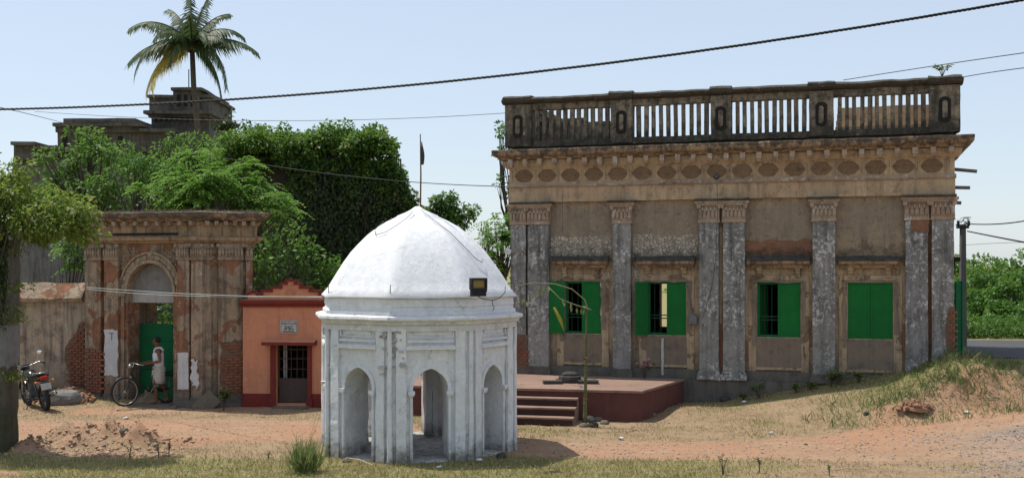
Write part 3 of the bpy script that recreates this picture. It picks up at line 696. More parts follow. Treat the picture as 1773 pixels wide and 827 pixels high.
# left and right return of the parapet (seen through the end bays)
for side in (0, 1):
    ua = -.08 if side == 0 else TL-.14
    L = 7.4 if side == 0 else 7.4
    mb = MB(); mb.box((ua, .18, P0), (ua+.22, L, P1)); mb.box((ua, .18, P2), (ua+.22, L, P3)); mb.box((ua-.06, .2, P3+.001), (ua+.28, L, pw(163)))
    for q in range(4): mb.box((ua-.01, .9+q*2.1, P0), (ua+.23, 1.5+q*2.1 if q < 3 else L, P3-.002))
    mb.build('parapet_return', M['parapet'], hall, rough=.012, cell=.25)
    for k in range(24):
        v = .35+k*.29
        if any(.9+q*2.1-.05 < v < 1.55+q*2.1 for q in range(4)): continue
        inst(b0, 'baluster', hall, Matrix.Translation((ua+.11, v, P1-.01)) @ Matrix.Rotation(PI/2, 4, 'Z'))
mb = MB(); ba, bb_ = T.U(930, 2.4), T.U(1062, 2.4); mb.box((ba, 2.4, P0), (bb_, 2.7, T.Wt(1000, 212, 2.4))); mb.box((ba-.02, 2.36, T.Wt(1000, 212, 2.4)+.001), (T.U(1010, 2.4), 2.74, T.Wt(1000, 204, 2.4)))
mb.build('roof_wall', M['parapet'], hall, rough=.02, cell=.2)
# stair head behind the last bay: stepped ochre masonry
mb = MB(); sa, sb = T.U(1457, 3.0), T.U(1612, 3.0)
for k in range(4): mb.box((sa-.1-k*.01, 3.0-.3*k, P0), (sb+.1, 4.4, T.Wt(1530, 184+11*k, 3.0-.3*k)))
mb.build('stair_head', M['entab'], hall, rough=.015, cell=.3)
# pilasters
def capital(u0, u1, pj):
    mb = MB(); a, b = u0-.02, u1+.02; wA, wB, wC, wD = wy(388), wy(382), wy(360), wy(352.6)
    mb.box((a-.01, -pj-.025, wA), (b+.01, -.004, wA+.035)); mb.box((a-.005, -pj-.03, wB), (b+.005, -.005, wB+.02))
    mb.box((a, -pj-.015, wA+.036), (b, -.006, wC))
    n = max(3, round((u1-u0)/.085)); st = (b-a)/n
    for k in range(n):
        uc = a+(k+.5)*st
        mb.front([(uc-st*.38, wB+.03), (uc-st*.42, wB+.14), (uc-st*.2, wC-.10), (uc, wC-.055), (uc+st*.2, wC-.10), (uc+st*.42, wB+.14), (uc+st*.38, wB+.03)], -pj-.05, -pj-.016)
        mb.front([(uc+st*.5-.03, wC-.09), (uc+st*.5, wC-.02), (uc+st*.5+.03, wC-.09), (uc+st*.5, wC-.14)], -pj-.06, -pj-.016) if k < n-1 else None
        mb.front([(uc-.014, wB+.05), (uc-.014, wC-.12), (uc+.014, wC-.12), (uc+.014, wB+.05)], -pj-.062, -pj-.051)
    for uc in (a+.01, b-.01): mb.lathe([(.045, -.02), (.052, .0), (.045, .02)], 10, M=Matrix.Translation((uc, -pj-.05, wC-.03)) @ Matrix.Rotation(PI/2, 4, 'X'))
    mb.box((a-.045, -pj-.07, wC+.002), (b+.045, -.003, wC+.045)); mb.box((a-.075, -pj-.10, wC+.046), (b+.075, -.002, wD+.0)); 
    return mb
pil = [(886.5, 910, 'slate'), (914, 950, 'slate'), (1061, 1092, 'slate'), (1211, 1244, 'slate'), (1252, 1289.5, 'slate'), (1407, 1446, 'slate'), (1568, 1607, 'slate_pale'), (1613.5, 1650, 'slate')]
for i, (x0, x1, mt) in enumerate(pil):
    u0, u1 = uX(x0, -.14), uX(x1, -.14); pj = .14
    if i == 0: u0 = .0
    if i == 7: u1 = TL+.01
    mb = MB(); mb.box((u0, -pj, WPL+.12), (u1, -.002, wy(388)-.001)); p = mb.build('pilaster', M[mt], hall, rough=.009, cell=.085, seed=i, fr=4)
    capital(u0, u1, pj).build('capital', M['capital'], p, rough=.003, cell=.3)
    mb = MB(); mb.box((u0-.05, -pj-.06, WPL-.015), (u1+.05, -.0715, WPL+.119)); mb.box((u0-.02, -pj-.03, WPL+.12), (u1+.02, -.072, WPL+.18)); mb.build('base', M['plinth'] if i < 3 or i == 5 else M['slate_pale'], p, rough=.012, cell=.1, seed=i)
for x0, x1 in ((886, 957), (1053, 1101), (1203, 1297), (1398, 1452), (1562, 1656)):      # black ledge over each capital
    mb = MB(); a, b = uX(x0, -.2), uX(x1, -.2); b = min(b, TL+.12); mb.box((a, -.29, wy(352.4)), (b, -.1005, wy(349)+.0)); mb.build('ledge', M['coping'], hall, rough=.014, cell=.12)
# windows, hoods, recess panels
def shutter(mbw, name, parent, u0, u1, w0, w1, v0=-.0, ang=0, hinge='l', mat='green'):
    mb = MB(); wd = u1-u0
    mb.box((0, 0, 0), (wd, .03, w1-w0))
    for a, b in ((0, .05), (wd-.05, wd)): mb.box((a+.0015, -.008, .002), (b-.0015, -.0005, w1-w0-.002))
    for a, b in ((0, .05), ((w1-w0)/2-.025, (w1-w0)/2+.025), (w1-w0-.05, w1-w0)): mb.box((.052, -.008, a+.001), (wd-.052, -.0005, b-.001))
    if hinge == 'l': Mx = Matrix.Translation((u0, v0, w0)) @ Matrix.Rotation(ang, 4, 'Z')
    else: Mx = Matrix.Translation((u1, v0, w0)) @ Matrix.Rotation(ang, 4, 'Z') @ Matrix.Translation((-wd, 0, 0))
    o = mb.build('shutter', M[mat], parent); o.matrix_local = Mx; return o
hoods = [(956, 1052), (1101, 1203), (1292, 1403), (1451, 1561)]
for i, (u0, u1, w0, w1) in enumerate(win):
    wf = MB()
    for a, b in ((u0, u0+.05), (u1-.05, u1)): wf.box((a+.001, .06, w0), (b-.001, .16, w1-.001))
    wf.box((u0+.051, .06, w0+.001), (u1-.051, .16, w0+.05)); wf.box((u0+.051, .06, w1-.05), (u1-.051, .16, w1-.002)); wo = wf.build('window', M['darkgreen'], hall)
    bar = None
    for k in range(1, 6):
        u = u0+(u1-u0)*k/6
        if bar is None:
            mb = MB(); mb.tube([(0, 0, 0), (0, 0, w1-w0-.1)], .009, 6); bar = mb.build('bar', M['barpaint'], wo); bar.location = (u, .12, w0+.05)
        else: inst(bar, 'bar', wo, Matrix.Translation((u, .12, w0+.05)))
    for f_ in (.30, .36):
        mb = MB(); mb.box((u0+.052, .105, w0+(w1-w0)*f_), (u1-.052, .135, w0+(w1-w0)*f_+.025)); mb.build('crossbar', M['barpaint'], wo)
    um = (u0+u1)/2; hw = um-u0
    if i == 0: shutter(None, '', wo, u0, um-.02, w0, w1, -.035, ang=R(-172), hinge='l'); shutter(None, '', wo, um-.03, u1, w0, w1, .015, ang=0)
    if i == 1: shutter(None, '', wo, u0, um, w0, w1, -.01, ang=R(-118), hinge='l'); shutter(None, '', wo, um, u1, w0, w1, .015)
    if i == 2: shutter(None, '', wo, u0+.03, um, w0+.01, w1-.01, .18, ang=R(68), hinge='l'); shutter(None, '', wo, um-.02, u1, w0, w1, .015)
    if i == 3: shutter(None, '', wo, u0+.003, um-.003, w0, w1, .015); shutter(None, '', wo, um+.003, u1-.003, w0, w1, .015)
    # recessed-looking panel under the window with raised border strips
    b0_ = w0-.02; b1_ = T.Wt(1150, 630)
    s0, s1 = u0-.02, u1+.02
    mb = MB(); mb.box((s0+.001, -.02, b1_), (s1-.001, -.003, b0_)); mb.build('under_panel', M['recess'], hall, rough=.004, cell=.15, seed=i)
    mb = MB()
    for a, b in ((s0-.17, s0), (s1, s1+.17)): mb.box((a, -.024, WPL+.201), (b, -.002, w1+.03))
    mb.box((s0-.17, -.022, w1+.031), (s1+.17, -.002, w1+.16)); mb.box((s0+.001, -.05, b1_-.06), (s1-.001, -.002, b1_-.001)); mb.build('surround', M['window_wall'], hall, rough=.007, cell=.12, seed=i)
    for (pa, pb_, za, zb) in ((s0-.09, s0-.001, w0-.2, w1-.1), (s1+.001, s1+.10, w0+.1, w1+.02), (s0-.05, s1+.04, w1+.001, w1+.055)):
        mb = MB(); mb.front(jag(pa, pb_, za, zb, .022, 6, i*5+int(pa*10) % 7), -.034, -.0235); mb.build('cement_repair', M['repair'], hall)
    ha, hb = uX(hoods[i][0], -.2), uX(hoods[i][1], -.2); z1_, z0_ = T.Wt((hoods[i][0]+hoods[i][1])/2, 447, -.25), T.Wt((hoods[i][0]+hoods[i][1])/2, 461, -.2)
    mb = MB(); mb.box((ha+.05, -.16, z0_-.03), (hb-.05, -.003, z0_+.03)); mb.profile([(-.003, z0_+.031), (-.2, z0_+.031), (-.25, z0_+.07), (-.25, z1_-.06), (-.003, z1_-.061)], ha+.02, hb-.02)
    hd = mb.build('hood', M['cornice'], hall, rough=.007, cell=.12, seed=i)
    mb = MB(); mb.profile([(-.003, z1_-.06), (-.26, z1_-.06), (-.265, z1_-.035), (-.12, z1_+.015), (-.003, z1_+.06)], ha, hb); mb.build('hood_top', M['coping'], hd, rough=.02, cell=.1, seed=i)
    for f_ in (.2, .8):
        uc = ha+(hb-ha)*f_; mb = MB()
        mb.profile([(-.003, 0), (-.13, 0), (-.13, -.05), (-.08, -.08), (-.10, -.12), (-.05, -.17), (-.06, -.21), (-.02, -.24), (-.003, -.24)], uc-.05, uc+.05)
        mb.box((uc-.065, -.14, -.03), (uc+.065, -.004, -.001)); o = mb.build('bracket', M['window_wall'], hd); o.location.z = z0_-.031
# plaster patches, as thin coats with ragged edges
def coat(x0, x1, y0, y1, mat, name='plaster_patch', v=-.012, amp=.05, seed=1, xr=None, keep=(), parent=None, vb=-.0015):
    ua, wb = T.uw(x0, y1); ub, wa = T.uw(x1, y0); xr = (x0+x1)/2
    wb, wa = T.Wt(xr, y1), T.Wt(xr, y0)
    mb = MB(); mb.front(jag(ua, ub, wb, wa, amp, 9, seed, keep), v, vb); return mb.build(name, M[mat], parent or hall)
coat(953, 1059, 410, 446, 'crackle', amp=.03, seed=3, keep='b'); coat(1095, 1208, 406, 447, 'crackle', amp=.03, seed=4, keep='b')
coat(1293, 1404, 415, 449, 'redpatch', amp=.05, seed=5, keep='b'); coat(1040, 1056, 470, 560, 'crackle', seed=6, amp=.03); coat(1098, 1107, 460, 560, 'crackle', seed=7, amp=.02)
for (x0, x1, y0, y1, sd) in ((1607, 1614, 392, 640, 1), (1245, 1251.5, 560, 640, 2), (1578, 1608, 372, 402, 3), (1396, 1405, 560, 600, 4), (1553, 1566, 560, 625, 5), (1290, 1296, 590, 625, 6)):
    coat(x0, x1, y0, y1, 'redpatch', 'bare_render', v=-.012 if sd not in (3,) else -.146, amp=.02, seed=sd+20, vb=-.001)
coat(1246, 1250.5, 388, 560, 'window_wall', 'gap_render', seed=40, amp=.01)
# exposed brick at the left foot and the right corner
def bricks(par, ox, oz, W_, H_, v, shape, bw=.22, bh=.068, seed=1, thick=.05, matname='brick', Mq=Matrix()):
    q = random.Random(seed); mb = MB(); mb.box((-bw/2+.006, 0, 0), (bw/2-.006, thick, bh-.012)); src = None; n = 0
    row = 0; z = oz
    while z < oz+H_:
        u = ox+(bw/2 if row % 2 else 0)
        while u < ox+W_+bw/2:
            if shape((u-ox)/W_, (z-oz)/H_, q):
                Mx = Mq @ Matrix.Translation((u, v+q.uniform(-.010, .012), z)) @ Matrix.Rotation(q.uniform(-.03, .03), 4, 'Z') @ Matrix.Rotation(q.uniform(-.02, .02), 4, 'Y') @ Matrix.Diagonal((q.uniform(.9, 1), 1, q.uniform(.85, 1), 1))
                if src is None: src = mb.build('brick', M[matname], par, rough=.004, cell=.09); src.matrix_local = Mx
                else: inst(src, 'brick', par, Mx)
                n += 1
            u += bw
        z += bh; row += 1
    return n
ua = uX(887, -.15); ub = uX(911, -.15)
mb = MB(); mb.box((ua, -.148, T.Wt(900, 640)), (ub+.03, -.141, T.Wt(900, 578))); mb.build('brick_bed', M['mortar'], hall)
bricks(hall, ua+.11, T.Wt(900, 638), ub-ua-.1, .85, -.165, lambda a, b, q: b < 1-.4*a+q.uniform(-.1, .1) and q.random() < .9, seed=3, bw=.13)
ua = uX(1634, -.15); mb = MB(); mb.front([(ua+.08, T.Wt(1642, 608)), (ua+.02, T.Wt(1642, 575)), (ua+.06, T.Wt(1642, 550)), (ua+.13, T.Wt(1642, 530)), (TL+.012, T.Wt(1642, 530)), (TL+.012, T.Wt(1642, 608))], -.152, -.141); mb.build('brick_bed', M['mortar'], hall)
bricks(hall, ua+.13, T.Wt(1642, 606), .12, .9, -.165, lambda a, b, q: a < 1.05, seed=5, bw=.11)
# green paint run, meter box, cable and insulator on the front
coat(1146, 1150, 585, 648, 'palewire', 'paint_run', v=-.075, seed=9, amp=.008, vb=-.002); 
mg = plain('verdigris_paint', (.07, .27, .22), .7); hall.children[-1].data.materials[0] = mg
mb = MB(); p = T.uw(1200, 553, -.1); mb.box((p[0]-.09, -.16, p[1]-.10), (p[0]+.09, -.056, p[1]+.09)); mb.box((p[0]-.05, -.175, p[1]-.05), (p[0]+.05, -.161, p[1]+.03)); mb.tube([(p[0], -.08, p[1]-.1), (p[0]-.03, -.08, p[1]-.17), (p[0]+.06, -.08, p[1]-.2), (p[0]+.09, -.08, p[1]-.13)], .008, 6)
mb.build('meter_box', plain('grey_meter_metal', (.16, .17, .17), .5), hall, bevel=.008)
mb = MB(); pts = [(1241, 312, -.26), (1243, 350, -.33), (1241, 400, -.30), (1239, 450, -.2), (1232, 500, -.17), (1218, 545, -.17), (1216, 551, -.17)]
mb.tube([Vector((T.uw(x, y, v)[0], v, T.uw(x, y, v)[1])) for x, y, v in pts], .008, 6); mb.build('down_cable', M['wire'], hall, smooth=True); mb = MB(); mb.tube([Vector((T.uw(x, y, v)[0], v, T.uw(x, y, v)[1])) for x, y, v in ((1188, 486, -.06), (1196, 520, -.09), (1200, 545, -.1))], .006, 6); mb.build('down_cable', M['wire'], hall, smooth=True); mb = MB()
mb.tube([Vector((T.uw(x, y, v)[0], v, T.uw(x, y, v)[1])) for x, y, v in ((975, 326, -.17), (974, 350, -.14), (974, 400, -.02))], .004, 5)
mb.build('down_cable', M['wire'], hall, smooth=True)
mb = MB(); p = T.uw(1241, 306, -.2); mb.lathe([(.03, -.02), (.07, 0), (.075, .04), (.04, .06), (.05, .09), (.02, .11)], 12, M=Matrix.Translation((p[0], -.2, p[1])) @ Matrix.Rotation(PI/2, 4, 'X')); mb.tube([(p[0], -.1, p[1]), (p[0], -.3, p[1])], .012, 6)
mb.build('insulator', plain('glazed_insulator', (.10, .09, .085), .2), hall, smooth=True)
# drain pipes sticking out of the right side, iron bracket
for (y, L) in ((293, .5), (325, .36), (351, .18)):
    mb = MB(); w_ = T.Wt(1650, y, .0); mb.tube([(TL-.05, .15, w_+.02), (TL+L, .12, w_-.05 if y == 293 else w_)], .038, 8); mb.build('drain_pipe', M['concrete'], hall, smooth=True)
mb = MB(); w_ = T.Wt(1650, 450); mb.box((TL+.002, .1, w_-.03), (TL+.16, .4, w_+.07)); mb.box((TL+.002, .15, w_-.15), (TL+.06, .3, w_-.031)); mb.build('side_corbel', M['black'], hall, rough=.01, cell=.1)
mb = MB(); p = T.uw(881, 436); mb.box((-.10, -.05, -.06), (.06, .04, .06), Matrix.Translation((-.05, -.1, p[1])) @ Matrix.Rotation(.4, 4, 'Y')); mb.tube([(-.05, -.08, p[1]-.02), (.02, .0, p[1]-.1)], .012, 6)
mb.build('wall_lamp', plain('white_lamp_housing', (.6, .6, .6), .5), hall)
# small plants growing on the roof
def sprout(name, label, loc, h, n, leaf, mat, seed, group=None, cat='plant', spread=.5, flowers=None):
    rs = np.random.RandomState(seed); t = thing(name, label, cat, loc, 0, group); mb = MB(); P, D = [], []
    for k in range(n):
        a = rs.uniform(0, 6.28); r = rs.uniform(.2, 1)*spread*h; hh = h*rs.uniform(.6, 1.05); q = Vector((r*math.cos(a), r*math.sin(a), hh))
        mid = Vector((q.x*.3, q.y*.3, hh*.55)); mb.tube([(0, 0, -.03), mid, q], [.008, .006, .003], 5, cap=False)
        for j in range(9):
            tt = .3+.75*j/9; c = mid.lerp(q, min(1, tt)); P.append(tuple(c)); b = rs.uniform(0, 6.28); D.append((math.cos(b), math.sin(b), rs.uniform(-.2, .5)))
    mb.build('stem', M['bark'], t)
    P = np.array(P); D = np.array(D); L = leaf*rs.uniform(.6, 1.3, len(P))
    leaf_mesh('foliage', mat, t, P, D, np.tile([0, 0, 1.], (len(P), 1))+rs.normal(size=(len(P), 3))*.3, L, L*.55)
    if flowers:
        for k in range(7):
            fb = MB(); c = P[rs.randint(len(P))]
            for j in range(6): a = j*PI/3; fb.ball((c[0]+.02*math.cos(a), c[1]-.03, c[2]+.04+.02*math.sin(a)), .014, 6, 4)
            fb.ball((c[0], c[1]-.045, c[2]+.04), .008, 6, 4); fb.build('flower', flowers, t, smooth=True)
    return t
pt = T.world(TL-.22, .05, pw(163)+.02)
sprout('parapet_seedling', 'small seedling rooted on top of the parapet at its right end', pt, .24, 6, .10, M['weed'], 4, spread=1.0)

# ------------------------------------------------------------------ red cement platform and steps
PT = .66
A = W(893, 670, 23.85); fl = Vector((-2.75, 24.35)); fr = Vector((2.73, 23.2)); br = Vector((4.02, 25.78)); bl = Vector((-2.75, 28.0))
def facY(x): return T.o.y+(x-T.o.x)*math.tan(T.a)
plat = thing('red_platform', 'raised red cement platform with three steps in front of the hall', 'platform', (0, 25, 0))
off = Vector((0, -25))
def PP(v): return (v.x, v.y-25)
poly = [PP(fl), PP(fr), PP(Vector((br.x, facY(br.x)-.16))), PP(Vector((-.12, facY(-.12)-.16))), PP(Vector((-.12, 28.6))), PP(Vector((-2.75, 28.6)))]
mb = MB(); mb.prism(poly, -.1, PT-.05); mb.build('plinth', M['redox'], plat, rough=.008, cell=.2)
def grow(poly, d):
    out = []; n = len(poly)
    for i in range(n):
        p0, p1, p2 = Vector(poly[i-1]), Vector(poly[i]), Vector(poly[(i+1) % n]); e1 = (p1-p0).normalized(); e2 = (p2-p1).normalized()
        n1 = Vector((e1.y, -e1.x)); n2 = Vector((e2.y, -e2.x)); b = (n1+n2); b = b/(1+n1.dot(n2)); out.append(tuple(p1+b*d))
    return out
top = [poly[0], poly[1], poly[2], poly[3], poly[4], poly[5]]
g = grow(poly, .025); g[2] = (poly[2][0]+.02, poly[2][1]); g[3] = poly[3]; g[4] = poly[4]
mb = MB(); mb.prism(g, PT-.049, PT); mb.build('top_slab', M['redtop'], plat, rough=.005, cell=.2)
ed = (fr-fl).normalized(); sr = W(1004, 700, 23.6)
s_u1 = (Vector((sr.x, sr.y))-fl).dot(ed); s_u0 = s_u1-1.9; nrm = Vector((ed.y, -ed.x))
for k in range(3):
    h1 = PT-.165*(k+1); d = .30*(k+1)
    a = fl+ed*s_u0; b = fl+ed*s_u1
    mb = MB(); d0_ = .30*k
    P4 = [a+nrm*(d0_+.004), a+nrm*d, b+nrm*d, b+nrm*(d0_+.004)]
    if k == 0: P4[0] = a+nrm*.03; P4[3] = b+nrm*.03
    mb.prism([PP(q) for q in P4], -.1, h1-.035); mb.prism([PP(q) for q in (P4[0], a+nrm*(d+.012), b+nrm*(d+.012)+ed*.01, P4[3])], h1-.034, h1)
    mb.build('step', M['redtop'], plat, rough=.005, cell=.2, seed=k)
    mb = MB(); mb.prism([PP(q) for q in (a+nrm*(d+.001), a+nrm*(d+.007), b+nrm*(d+.007), b+nrm*(d+.001))], -.05, h1-.036); mb.build('riser', M['stepface'], plat)  # thin dark facing carries the painted riser shade
# stone altar slabs on the platform
alt = thing('stone_altar', 'low black stone altar of flat slabs on the red platform', 'altar', W(985, 660, 24.9)); alt.location.z = PT
for (x, y, a, w_, d_, h_) in ((-.38, -.30, .1, .42, .22, .07), (.02, -.02, 0, .62, .40, .07), (.42, -.26, -.1, .46, .22, .07), (.5, .1, .2, .3, .2, .05)):
    mb = MB(); mb.box((-w_/2, -d_/2, 0), (w_/2, d_/2, h_), Matrix.Translation((x, y, 0)) @ Matrix.Rotation(a, 4, 'Z')); mb.build('slab', M['darkstone'], alt, rough=.006, cell=.1)
mb = MB(); mb.lathe([(.26, 0), (.25, .07), (.19, .09), (.19, .13), (.12, .17), (.03, .18)], 8, (0.02, .0, .071)); mb.build('altar_block', M['darkstone'], alt, rough=.006, cell=.1)
cup = thing('white_cup', 'tiny white pebble or cup lying on the red platform front', 'litter', W(1006, 664, 23.9)); cup.location.z = PT
mb = MB(); mb.lathe([(.02, 0), (.03, .05), (.026, .05), (.01, .01)], 8); mb.build('bowl', M['whitepaint'], cup)

# ------------------------------------------------------------------ white octagonal pavilion
pav = thing('white_pavilion', 'small whitewashed octagonal shrine pavilion with ribbed dome and open arches', 'shrine', PAV)
RP = 1.80; A0 = -10
side = 2*RP*math.sin(R(22.5)); apo = RP*math.cos(R(22.5))
WTOP = 2.33
def ogee(half, spring, crown, n=16):
    C = []
    for k in range(n+1):
        t = PI*(1-k/n); x = math.cos(t)*half; s_ = math.sin(t)
        z = spring+(crown-spring)*(s_**.85*.93+.07*max(0, 1-abs(x)/half*2.2))
        C.append((x, z))
    return C
for k in range(8):
    am = R(A0+22.5+45*k)          # face centre angle, 0 = towards the camera
    Mx = Matrix.Translation((math.sin(am)*apo, -math.cos(am)*apo, 0)) @ Matrix.Rotation(am, 4, 'Z')
    hs = side/2
    mb = MB(); cv = ogee(.30, 1.18, 1.58)
    arch_mb(mb, -hs+.002, hs-.002, -.1, WTOP, .03, .64, cv)
    lim = lambda y: (apo-y)*math.tan(R(22.5))-.002
    mb.v = [(math.copysign(lim(y), x), y, z) if abs(x) > .32 else (x, y, z) for x, y, z in mb.v]
    fo = mb.build('arch_wall', M['white'], pav, rough=.019, cell=.09, seed=k, fr=4); fo.matrix_local = Mx
    mb = MB()
    mb.box((-.40, -.02, 2.02), (.40, .032, 2.055)); mb.box((-.42, -.045, 1.90), (.42, .032, 1.95)); mb.box((-.41, -.03, 1.951), (.41, .031, 1.97))
    for a, b, c, d in ((-.40, .40, 2.10, 2.12), (-.40, .40, 2.24, 2.26)): mb.box((a, .0, c), (b, .0325, d))
    for a in (-.40, .378): mb.box((a, .001, 2.121), (a+.022, .0328, 2.239))
    mb.front(jag(-.28, .28, 2.14, 2.22, .008, 4, k), .012, .0335)
    o = mb.build('panel_moulding', M['white'], fo, rough=.005, cell=.12, seed=k)
    for sg in (-1, 1):
        mb = MB(); x0 = sg*.50; mb.box((x0-.085, -.025, -.1), (x0+.085, .031, WTOP-.02)); mb.build('pier_strip', M['white'], fo, rough=.014, cell=.10, seed=k*3+sg)
        mb = MB(); mb.tube([(sg*.325, .012, -.05), (sg*.325, .012, 1.13)], .028, 8); mb.box((sg*.325-.045, -.045, 1.13), (sg*.325+.045, .035, 1.155)); mb.box((sg*.325-.055, -.055, 1.156), (sg*.325+.055, .036, 1.21)); mb.build('colonnette', M['white'], fo, smooth=False, rough=.004, cell=.14, seed=k)
    # raised archivolt
    mb = MB(); cv2 = ogee(.36, 1.215, 1.65)
    for (p, q) in zip(list(zip(cv, cv2))[:-1], list(zip(cv, cv2))[1:]):
        (a, b), (c_, d_) = p, q
        mb.add([(a[0], .008, a[1]+.004), (c_[0], .008, c_[1]+.004), (d_[0], .008, d_[1]), (b[0], .008, b[1]), (a[0], .033, a[1]+.004), (c_[0], .033, c_[1]+.004), (d_[0], .033, d_[1]), (b[0], .033, b[1])], [(0, 1, 2, 3), (3, 2, 6, 7), (0, 4, 5, 1)])
    mb.build('archivolt', M['white'], fo)
    ac = R(A0+45*k)
    mb = MB(); c_ = Vector((math.sin(ac)*(RP-.005), -math.cos(ac)*(RP-.005), 0))
    mb.tube([c_+Vector((0, 0, -.1)), c_+Vector((0, 0, .2)), c_+Vector((0, 0, 1.5)), c_+Vector((0, 0, WTOP-.12))], [.06, .045, .04, .04], 10)
    mb.build('corner_shaft', M['white'], pav, rough=.008, cell=.12, seed=k)
def octo(prof, n=8, sub=4, name='x', mat=None, rough=.0, smooth=False, mod=None, parent=None):
    mb = MB(); vs = []; fs = []; N = n*sub
    for (r, z) in prof:
        for k in range(n):
            p0 = Vector((math.sin(R(A0+45*k)), -math.cos(R(A0+45*k)))); p1 = Vector((math.sin(R(A0+45*(k+1))), -math.cos(R(A0+45*(k+1)))))
            for s_ in range(sub):
                p = p0.lerp(p1, s_/sub)*r; rr_ = p.length; bul = 1+(mod(z) if mod else 0)*(RP/1.8)*(1-rr_/r)*1.0 if r > .001 else 1
                vs.append((p.x*bul, p.y*bul, z))
    for i in range(len(prof)-1):
        for k in range(N): fs.append((i*N+k, i*N+(k+1) % N, (i+1)*N+(k+1) % N, (i+1)*N+k))
    mb.add(vs, fs); return mb.build(name, mat, parent or pav, rough=rough, cell=.2, smooth=smooth, fr=3)
k_ = 1.0
octo([(RP-.35, WTOP-.12), (RP+.03, WTOP-.12), (RP+.03, WTOP-.03), (RP+.07, WTOP-.01), (RP+.085, WTOP+.04), (RP+.13, WTOP+.05), (RP+.15, WTOP+.075), (RP+.14, WTOP+.115), (RP+.03, WTOP+.14), (RP-.3, WTOP+.15)], sub=5, name='cornice', mat=M['white'], rough=.008)
E = 2.765
octo([(RP-.3, WTOP+.145), (RP+.01, WTOP+.142), (RP+.01, WTOP+.20), (RP-.03, WTOP+.22), (RP-.04, WTOP+.27), (RP-.02, WTOP+.29), (RP-.03, E-.03), (RP+.02, E-.015), (RP-.4, E-.01)], sub=5, name='drum', mat=M['white'], rough=.006)
dprof = [(RP-.5, E-.012), (RP+.03, E-.010), (RP+.035, E+.015), (1.72, 2.90), (1.63, 3.05), (1.53, 3.20), (1.41, 3.37), (1.27, 3.55), (1.12, 3.71), (.95, 3.87), (.77, 4.00), (.58, 4.11), (.40, 4.19), (.385, 4.21), (.26, 4.26), (.13, 4.32), (.05, 4.37), (.0, 4.38)]
dome = octo(dprof, sub=12, name='dome', mat=M['whitedome'], rough=.010, smooth=True, mod=lambda z: .22*min(1, max(0, (z-3.1)/1.1)))
mb = MB(); mb.lathe([(1.5, E-.10), (1.5, E-.03), (.01, E-.02)], 8); mb.build('ceiling', M['inner'], pav)
mb = MB(); mb.prism([(math.sin(R(A0+45*k))*(RP-.03), -math.cos(R(A0+45*k))*(RP-.03)) for k in range(8)], -.1, .035); mb.build('floor', M['grime'], pav, rough=.01, cell=.3)
# ragged bare corner
c_ = Vector((math.sin(R(A0)), -math.cos(R(A0))))*(RP+.03)
mb = MB(); q = random.Random(4)
for k in range(26):
    z = q.uniform(1.45, 2.22); x = c_.x+q.uniform(-.02, .22)*(1 if q.random() < .7 else -.6); y = c_.y+.04+abs(x-c_.x)*.3*0+q.uniform(0, .03)
    s_ = q.uniform(.025, .05); mb.box((-s_*1.3, -s_*.5, -s_*.5), (s_*1.3, s_*.5, s_*.5), Matrix.Translation((x, y, z)) @ Matrix.Rotation(q.uniform(-.3, .3), 4, 'Z') @ Matrix.Rotation(q.uniform(-.2, .2), 4, 'Y'))
mb.build('broken_corner', M['grime'], pav, rough=.008, cell=.06)['kind'] = 'stuff'
# rods at the eaves, flag pole, cables on the dome
for k in (-1, 0, 1, 7, 2):
    a = R(A0+45*k); mb = MB(); c_ = Vector((math.sin(a), -math.cos(a), 0))*(RP-.02)
    if k == 7: continue
    mb.tube([c_+Vector((0, 0, E-.02)), c_+Vector((.01, 0, E+.22))], .007, 6); mb.build('iron_rod', M['wire'], pav)
mb = MB(); q = random.Random(8)
def domept(az, z):
    r = np.interp(z, [p[1] for p in dprof[2:]], [p[0] for p in dprof[2:]]); aa = (az-A0) % 45-22.5
    return Vector((math.sin(R(az))*r*math.cos(R(22.5))/math.cos(R(aa)), -math.cos(R(az))*r*math.cos(R(22.5))/math.cos(R(aa)), z))*1.008+Vector((0, 0, .0))
L1 = [(-8, 4.23), (-14, 4.1), (-24, 3.96), (-33, 3.85), (-44, 3.80), (-52, 3.9), (-60, 4.05)]
mb.tube([domept(a, z)+Vector((0, -.012, .012)) for a, z in L1], .006, 5)
L2 = [(20, 4.26), (32, 4.05), (42, 3.85), (50, 3.6), (56, 3.4), (62, 3.32), (65, 3.38)]
mb.tube([domept(a, z)+Vector((0, -.012, .012)) for a, z in L2], .006, 5)
mb.build('loose_cable', M['wire'], pav, smooth=True)
flag = thing('flag_pole', 'thin pole with furled dark pennant standing on top of the white dome', 'flag', PAV+Vector((.05, 0, 4.36)))
mb = MB(); mb.tube([(0, 0, -.06), (.01, 0, .6), (.0, 0, 1.34)], [.016, .014, .009], 8); mb.tube([(-.05, .0, .0), (.0, 0, .18)], .006, 5); mb.build('pole', M['rust'], flag)
mb = MB(); q = random.Random(2)
vs = []; N = 9
for i in range(N):
    t = i/(N-1); z = 1.20-.42*t; w_ = .012+.045*math.sin(min(1, t*1.25)*PI*.5)**1.3*(1 if t < .9 else .75)
    for k in range(8):
        a = 2*PI*k/8; rr_ = w_*(1+.35*math.sin(a*3+t*4))*.5; vs.append((.02+w_*.35+rr_*math.cos(a)*1.2, rr_*math.sin(a)*.6, z))
fs = [(i*8+k, i*8+(k+1) % 8, (i+1)*8+(k+1) % 8, (i+1)*8+k) for i in range(N-1) for k in range(8)]+[tuple(range(8)), tuple(range((N-1)*8+7, (N-1)*8-1, -1))]
mb.add(vs, fs); mb.build('pennant', plain('faded_dark_cloth', (.06, .055, .05), .9), flag, smooth=True)
